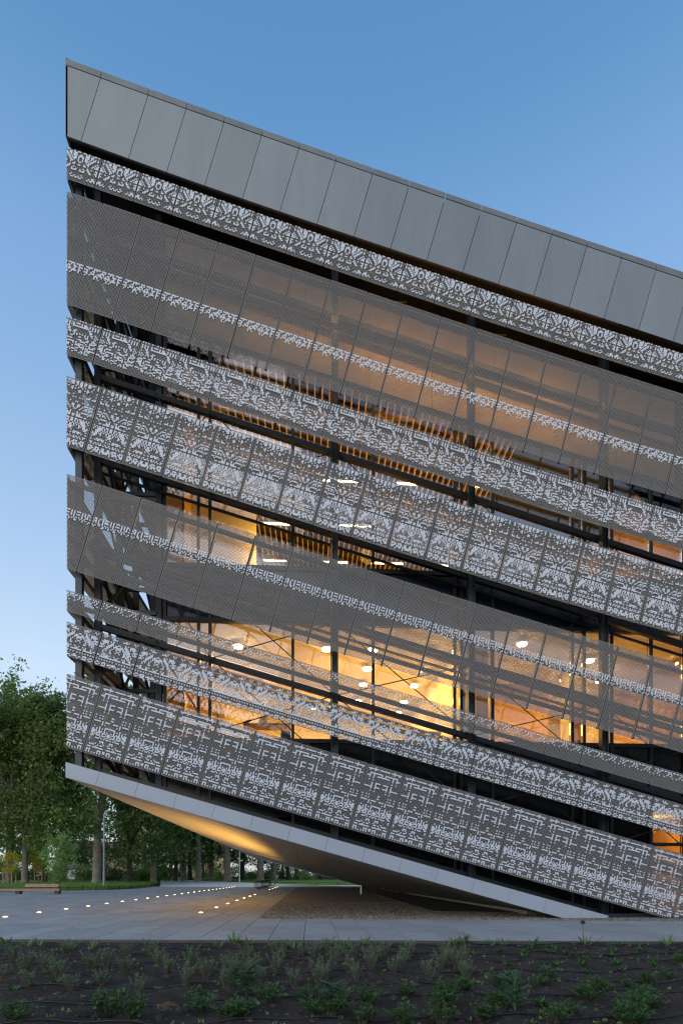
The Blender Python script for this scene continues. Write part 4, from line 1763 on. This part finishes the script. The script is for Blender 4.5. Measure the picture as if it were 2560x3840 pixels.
def stake_frame(q, s, label):
    t = thing('stake_frame', q, label, 'stake frame')
    hs = 1.45 * s
    pt = [(-.55 * s, -.2), (.42 * s, -.3), (.5 * s, .35), (-.35 * s, .4)]
    for x, y in pt:
        mb = MB()
        mb.lathe((x, y, 0), [(.05 * s, -.05), (.05 * s, hs)], 8)
        mb.build('stake', M['stake'], t)
    for (a_, b_) in ((0, 1), (1, 2), (2, 3), (3, 0)):
        mb = MB()
        mb.beam((*pt[a_], hs * .95), (*pt[b_], hs * .95), .05, .07)
        mb.build('cross_rail', M['stake'], t)


d = 60
q = at_d(35, d, z_at(3319, d))
place_tree('young_tree', young(41, 1.35, 3.55, 2.1, 1500, .085, M['leaf_y'], 2), q, 0, 1, 'small yellow leaved tree in a stake frame at the left edge', 'young yellow trees')
stake_frame(q, 1.0, 'pale timber stake frame around the left yellow tree')
d = 70
q = at_d(149, d, z_at(3304, d))
place_tree('young_tree', young(42, 1.5, 3.5, 2.1, 1500, .085, M['leaf_y'], 2), q, 0, 1, 'yellow leaved young tree behind the bushy green one', 'young yellow trees')
stake_frame(q, 1.0, 'pale timber stake frame around the second yellow tree')
q = at_z(217, 3351)
place_tree('young_tree', young(43, 1.0, 4.4, 2.3, 3600, .075, M['leaf_g'], 4), q, 0, 1, 'bushy light green young tree with several stems behind the bench', None)

# ------------------------------------------------------------------ planting bed
random.seed(77)
mb = MB()
NX, NY = 150, 90
for j in range(NY + 1):
    for i in range(NX + 1):
        x = -9 + 18 * i / NX
        y1 = kerb_y(x) - .05
        t = j / NY
        y = 2.6 + (y1 - 2.6) * t
        z = -.035 + .02 * math.sin(x * 3.1 + y * 1.7) + .016 * math.sin(x * 7.3 - y * 5.1) + random.uniform(-.014, .014)
        mb.v.append((x, y, z if t < .985 else -.03))
for j in range(NY):
    for i in range(NX):
        a = j * (NX + 1) + i
        mb.f.append((a, a + 1, a + NX + 2, a + NX + 1)); mb.m.append(0)
mb.build('soil', M['soil'], smooth=True, kind='structure')


def soil_z(x, y):
    return -.035 + .02 * math.sin(x * 3.1 + y * 1.7) + .016 * math.sin(x * 7.3 - y * 5.1)


mb = MB()
for _ in range(9000):
    y = random.uniform(3.8, 10.6)
    x = random.uniform(-.75 * y, .8 * y)
    if y > kerb_y(x) - .12:
        continue
    s = random.choice((.006, .008, .01, .013, .018, .028)) * random.uniform(.7, 1.3)
    z = soil_z(x, y)
    b = len(mb.v)
    for k in range(4):
        a = k * 1.571 + random.uniform(-.5, .5)
        mb.v.append((x + s * 1.2 * math.cos(a), y + s * math.sin(a), z - .004))
    mb.v.append((x + random.uniform(-.3, .3) * s, y, z + s * random.uniform(.5, 1.1)))
    for k in range(4):
        mb.f.append((b + k, b + (k + 1) % 4, b + 4)); mb.m.append(0)
mb.build('soil_clods', M['clod'], kind='stuff')

# drip hoses: left and right ends as seen in the photograph
HOSE = [((0, 3546), (2560, 3538)), ((0, 3557), (2560, 3545)), ((0, 3578), (2560, 3572)), ((0, 3611), (2560, 3590)), ((0, 3645), (2560, 3634)), ((0, 3697), (2560, 3674)), ((0, 3763), (2560, 3712)), ((0, 3830), (2560, 3800))]
hose_names = ['first black drip hose, closest to the kerb', 'second black drip hose from the kerb', 'third black drip hose from the kerb', 'fourth black drip hose from the kerb', 'fifth black drip hose from the kerb',
              'sixth black drip hose from the kerb', 'seventh black drip hose, waving across the bed', 'last black drip hose in front, closest to the picture edge']
for i, ((xa, ya), (xb, yb)) in enumerate(HOSE):
    pts = []
    n_ = 70
    ph = random.uniform(0, 6)
    for k in range(-4, n_ + 5):
        t = k / n_
        q = at_z(xa + (xb - xa) * t, ya + (yb - ya) * t)
        w = .03 * math.sin(ph + t * 9) + .02 * math.sin(ph * 2 + t * 23) + (.09 * math.exp(-((t - .5) / .1) ** 2) if i == 6 else 0)
        q.y += w
        q.y = min(q.y, kerb_y(q.x) - .08 - .02 * i)
        q.z = soil_z(q.x, q.y) + .012 + .010 * max(0, math.sin(t * 31 + ph))
        pts.append(q)
    mb = MB()
    mb.tube(pts, .0095 if i < 4 else .0085, 7)
    tag(mb.build('drip_hose', M['hose'], smooth=True), hose_names[i], 'hose')


def blade_leaf(mb, base, d, L, w, curl=.4, seg=4):
    d = Vector(d).normalized()
    side = d.cross(Vector((0, 0, 1)))
    side = side.normalized() if side.length > .05 else Vector((1, 0, 0))
    p = Vector(base)
    dd = d.copy()
    prev = None
    for i in range(seg + 1):
        t = i / seg
        ww = w * math.sin(max(.12, min(1, t * 1.15 + .12) * math.pi * .98)) if t < .98 else w * .04
        c = [p - side * ww, p + Vector((0, 0, -.25 * ww)), p + side * ww]
        b = len(mb.v)
        mb.v += [tuple(q) for q in c]
        if prev is not None:
            mb.f += [(prev, prev + 1, b + 1, b), (prev + 1, prev + 2, b + 2, b + 1)]; mb.m += [0, 0]
        prev = b
        p = p + dd * (L / seg)
        dd = (dd + Vector((0, 0, -curl / seg))).normalized()


def small_leaf(mb, c, d, L, w):
    d = Vector(d).normalized()
    s = d.cross(Vector((0, 0, 1)))
    s = s.normalized() if s.length > .05 else Vector((1, 0, 0))
    c = Vector(c)
    up = s.cross(d) * w * .35
    mb.poly([c, c + d * L * .5 + s * w + up, c + d * L, c + d * L * .45])
    mb.poly([c, c + d * L * .45, c + d * L, c + d * L * .5 - s * w + up])


def lavender(seed):
    random.seed(seed)
    sb, lb = MB(), MB()
    for i in range(random.randint(15, 22)):
        a = random.uniform(0, 6.28)
        r = random.uniform(.02, .17)
        h = random.uniform(.13, .33)
        p0 = Vector((math.cos(a) * .025, math.sin(a) * .025, -.02))
        p1 = Vector((math.cos(a) * r * .55, math.sin(a) * r * .55, h * .5))
        p2 = Vector((math.cos(a) * r, math.sin(a) * r, h))
        sb.tube([p0, p1, p2], [.005, .004, .002], 4)
        for k in range(44):
            t = random.uniform(.15, 1.03) ** .75
            p = p0.lerp(p1, t * 2) if t < .5 else p1.lerp(p2, t * 2 - 1)
            b = random.uniform(0, 6.28)
            small_leaf(lb, p, (math.cos(b), math.sin(b), random.uniform(.3, 1.2)), random.uniform(.025, .05), random.uniform(.0035, .006))
    return sb.mesh('stems', M['twig']), lb.mesh('leaves', M['leaf_l'])


def privet(seed, w=.17, h=.2, n=150):
    random.seed(seed)
    sb, lb = MB(), MB()
    for i in range(16):
        a = random.uniform(0, 6.28)
        r = w * math.sqrt(random.random())
        hh = h * random.uniform(.6, 1.15) * (1 - .5 * (r / w) ** 2)
        p0, p1 = Vector((math.cos(a) * .02, math.sin(a) * .02, -.02)), Vector((math.cos(a) * r, math.sin(a) * r, hh))
        sb.tube([p0, p0.lerp(p1, .5) + Vector((0, 0, .01)), p1], [.006, .004, .0025], 4)
        for k in range(n // 8):
            t = random.uniform(.3, 1.03)
            p = p0.lerp(p1, t)
            b = random.uniform(0, 6.28)
            small_leaf(lb, p, (math.cos(b), math.sin(b), random.uniform(.1, 1.1)), random.uniform(.04, .075), random.uniform(.009, .015))
    return sb.mesh('stems', M['twig']), lb.mesh('leaves', M['leaf_b'])


def strap(seed, n=11, L=.34, w=.016, up=1.1):
    random.seed(seed)
    lb = MB()
    for i in range(n):
        a = random.uniform(0, 6.28)
        blade_leaf(lb, (math.cos(a) * .02, math.sin(a) * .02, -.01), (math.cos(a) * .6, math.sin(a) * .6, random.uniform(.5, 1) * up * 1.2), L * random.uniform(.55, 1.1), w * random.uniform(.7, 1.2), random.uniform(.3, 1.1), 5)
    return None, lb.mesh('leaves', M['leaf_i'])


def rosette(seed, n=22, L=.13, w=.016):
    random.seed(seed)
    lb = MB()
    for i in range(n):
        a = random.uniform(0, 6.28)
        blade_leaf(lb, (math.cos(a) * .015, math.sin(a) * .015, -.005), (math.cos(a), math.sin(a), random.uniform(.35, 1.7)), L * random.uniform(.6, 1.2), w * random.uniform(.6, 1.2), random.uniform(.2, .9), 3)
    return None, lb.mesh('leaves', M['leaf_b'])


def thistle(seed):
    random.seed(seed)
    lb, sb = MB(), MB()
    sb.tube([(0, 0, -.02), (.01, 0, .22), (.02, .01, .4)], [.012, .009, .005], 6)
    for i in range(30):
        a = random.uniform(0, 6.28)
        z = random.uniform(0, .36)
        L = random.uniform(.16, .34) * (1 - z * 1.2)
        base = Vector((0, 0, z))
        d = Vector((math.cos(a), math.sin(a), random.uniform(.1, .8)))
        blade_leaf(lb, base, d, L, .022, .7, 4)
        for k in range(5):
            t = .25 + .16 * k
            p = base + d.normalized() * L * t
            for s in (-1, 1):
                b = a + s * 1.0
                small_leaf(lb, p, (math.cos(b), math.sin(b), .3), .06, .014)
    return sb.mesh('stems', M['leaf_t']), lb.mesh('leaves', M['leaf_t'])


PROTO = dict(lav=[lavender(101 + i) for i in range(6)], pri=[privet(121 + i) for i in range(5)], str=[strap(141 + i) for i in range(4)], ros=[rosette(151 + i) for i in range(5)], thi=[thistle(161), thistle(162)],
             big=[privet(171 + i, .26, .27, 260) for i in range(3)])


def px1(l, ox, oy, s=1.742):
    return [(ox + a / s, oy + b / s) for a, b in l]


LAV = px1([(20, 480), (90, 370), (185, 535), (170, 430), (300, 430), (385, 470), (470, 545), (430, 310), (590, 400), (690, 400), (665, 495), (810, 405), (830, 330), (905, 550), (985, 320), (1020, 360), (1090, 470), (1040, 400), (1215, 530), (1250, 390), (1350, 460), (1470, 530), (1530, 420)], 0, 3400)
LAV += px1([(10, 450), (130, 350), (180, 400), (120, 480), (215, 480), (320, 420), (350, 340), (300, 290), (435, 510), (495, 320), (570, 340), (600, 300), (570, 440), (600, 490), (655, 460), (660, 280), (710, 380), (800, 360), (850, 300), (845, 490), (790, 430), (945, 400), (960, 350), (1035, 320), (1090, 430), (1180, 340), (1140, 400), (1210, 310), (1325, 480), (1400, 400), (1430, 340), (1540, 430), (1540, 380)], 850, 3400)
LAV += px1([(30, 370), (90, 400), (150, 460)], 1660, 3400)
PRI = px1([(110, 750), (690, 700), (830, 720), (1300, 680), (1500, 730), (660, 590), (1290, 590)], 0, 3400)
PRI += px1([(270, 640), (530, 610), (740, 580), (930, 640), (1170, 580), (1370, 670), (1540, 550), (560, 700), (660, 720), (60, 730), (100, 700), (1140, 750), (1400, 750), (880, 750)], 850, 3400)
PRI += px1([(130, 550), (620, 520), (690, 470), (1000, 540), (900, 570), (960, 600), (830, 690), (1050, 560), (1330, 500), (1450, 460), (1220, 540), (1290, 620), (1240, 680), (1330, 650), (1200, 750), (1280, 740), (740, 760), (380, 680), (280, 720), (20, 600), (10, 660), (1550, 370)], 1660, 3400)
STR = px1([(180, 270), (260, 265), (460, 265), (600, 270), (1545, 240), (1430, 260), (40, 250)], 0, 3400) + px1([(50, 240), (140, 260), (380, 265), (440, 270), (740, 270), (780, 265), (900, 250), (1440, 250), (1540, 250), (1155, 250)], 850, 3400) + px1([(50, 230), (130, 240), (400, 255), (580, 250), (930, 250), (320, 255), (1400, 235), (1550, 235)], 1660, 3400)
ROS = px1([(360, 300), (370, 510), (90, 550), (800, 550)], 0, 3400) + px1([(200, 300), (370, 300), (420, 400), (530, 330), (540, 310), (700, 310), (740, 280), (740, 370), (440, 465), (850, 315), (910, 310), (930, 360), (910, 385), (935, 420), (1080, 310), (1110, 290), (1130, 380), (1175, 425), (1280, 250), (1300, 300), (1370, 350), (1370, 380), (1500, 270), (660, 410), (560, 280), (640, 640), (670, 390), (510, 210), (650, 265), (1130, 240)], 1660, 3400)
THI = [(1660 + 470 / 1.742, 3400 + 690 / 1.742), (1660 + 380 / 1.742, 3400 + 640 / 1.742), (850 + 130 / 1.742, 3400 + 590 / 1.742), (850 + 690 / 1.742, 3400 + 690 / 1.742), (0 + 1545 / 1.742, 3400 + 590 / 1.742)]
hose_y = [(a[1] + b[1]) / 2 for a, b in HOSE]


def where(px, py):
    k = sum(1 for h in hose_y if h < py)
    row = 'behind the first hose' if k == 0 else ('in front of the last hose' if k >= len(hose_y) else 'between the %s and %s hose' % (ORD[k - 1], ORD[k]))
    return row


random.seed(9)
for kind, L, nm, cat, desc, grp in (('lav', LAV, 'lavender_plant', 'lavender', 'grey green lavender', 'grey green lavender plants in the bed'), ('pri', PRI, 'privet_shrub', 'shrub', 'dark green glossy shrub', 'small glossy green shrubs in the bed'),
                                    ('str', STR, 'iris_plant', 'iris', 'clump of long strap leaves', 'strap leaved plants along the kerb'), ('ros', ROS, 'perennial_plant', 'perennial', 'low green perennial tuft', 'low green tufts in the bed'), ('thi', THI, 'thistle', 'thistle', 'broad leaved thistle', 'thistles in the bed')):
    rows = {}
    for px, py in L:
        rows.setdefault(where(px, py), []).append((px, py))
    for row, pl in rows.items():
        pl.sort()
        for i, (px, py) in enumerate(pl):
            q = at_z(px, py, -.02)
            q.y = min(q.y, kerb_y(q.x) - .14)
            q.z = soil_z(q.x, q.y)
            pool = PROTO['big'] if (kind == 'pri' and py > 3740) else PROTO[kind]
            ms = random.choice(pool)
            lab = '%s %s, %s from the left' % (desc, row, ORD[i]) if len(pl) > 1 else '%s %s, the only one there' % (desc, row)
            t = thing(nm, q, lab, cat, grp, random.uniform(0, 6.28))
            s = random.uniform(.8, 1.15) * {'pri': .74, 'lav': .8, 'thi': .85}.get(kind, 1)
            t.scale = (s, s, s * random.uniform(.85, 1.1))
            if ms[0]:
                obj('stems', ms[0], t)
            obj('leaves', ms[1], t)
# allium in flower
q = at_z(2203, 3542)
q.y = kerb_y(q.x) - .16
t = thing('allium_flower', q, 'single allium with a purple flower head on a tall green stalk', 'flower')
hh = z_at(3466, q.y) - 0
mb = MB()
mb.tube([(0, 0, -.02), (.01, 0, hh * .5), (0.0, 0, hh)], [.008, .007, .006], 6)
mb.build('stalk', M['leaf_i'], t)
mb = MB()
for i in range(240):
    n_ = Vector((random.gauss(0, 1), random.gauss(0, 1), random.gauss(0, 1) * .8 + .35)).normalized()
    small_leaf(mb, Vector((0, 0, hh)) + n_ * .012, n_, .042, .006)
mb.build('flower_head', M['purple'], t)
# canes
for (a0, b0), (a1, b1), lab in (((1746, 3575), (1737, 3492), 'upright thin dry cane right of the lavender'), ((2198, 3543), (2270, 3510), 'slanting dry cane leaning beside the purple flower')):
    q0 = at_z(a0, b0)
    q0.y = min(q0.y, kerb_y(q0.x) - .2)
    q0.z = -.03
    q1 = at_y(a1, b1, q0.y + .05)
    mb = MB()
    mb.tube([q0, q0.lerp(q1, .5), q1], .006, 6)
    tag(mb.build('cane', M['straw']), lab, 'cane')
# dry root clump
q = at_z(630, 3764)
mb = MB()
for i in range(420):
    a = random.uniform(0, 6.28)
    r = .085 * math.sqrt(random.random())
    h = .06 * (1 - (r / .09) ** 2) + .01
    p0 = Vector((math.cos(a) * r * 1.3, math.sin(a) * r, h - .03))
    d = Vector((random.uniform(-1, 1), random.uniform(-1, 1), random.uniform(-.1, .7))).normalized()
    w = d.orthogonal().normalized() * .002
    mb.poly([p0 - w, p0 + w, p0 + d * random.uniform(.02, .05)])
t = mb.build('root_clump', M['straw'], loc=(q.x, q.y, soil_z(q.x, q.y) + .02))
tag(t, 'dry straw coloured root clump lying beside the waving hose', 'root clump')
# fine weeds, too many to count, and pale fallen leaves
mb = MB()
for _ in range(420):
    y = random.uniform(4.2, 10.5)
    x = random.uniform(-.7 * y, .75 * y)
    if y > kerb_y(x) - .15:
        continue
    z = soil_z(x, y)
    for k in range(random.randint(3, 9)):
        a = random.uniform(0, 6.28)
        small_leaf(mb, (x + random.uniform(-.02, .02), y + random.uniform(-.02, .02), z), (math.cos(a), math.sin(a), random.uniform(.3, 2)), random.uniform(.02, .06), random.uniform(.004, .009))
mb.build('weeds', M['leaf_g'], kind='stuff')
mb = MB()
for _ in range(260):
    y = random.uniform(4.2, 10.5)
    x = random.uniform(-.7 * y, .75 * y)
    if y > kerb_y(x) - .15:
        continue
    a = random.uniform(0, 6.28)
    small_leaf(mb, (x, y, soil_z(x, y) + .012), (math.cos(a), math.sin(a), random.uniform(0, .5)), random.uniform(.02, .05), random.uniform(.006, .012))
mb.build('fallen_leaves', M['straw'], kind='stuff')

# unseen trees behind the camera, added to block low sky and darken the facade
random.seed(64)
mb = MB()
for k in range(26):
    cx, cy, hh = -75 + 6 * k + random.uniform(-2, 2), -50 + random.uniform(-4, 4), random.uniform(9, 13)
    mb.tube([(cx, cy, -.2), (cx + .2, cy, 6), (cx, cy, hh * .8)], [.4, .3, .08], 6)
    for _ in range(900):
        v = Vector((random.gauss(0, 1), random.gauss(0, 1), random.gauss(0, 1)))
        v = v.normalized() * random.uniform(.3, 1) ** .5
        leaf_quad(mb, Vector((cx + v.x * 4.6, cy + v.y * 4, hh * .56 + v.z * hh * .44)), random.uniform(.4, .8))
mb.build('sky_blocker_trees', M['leaf_d'], kind='stuff')
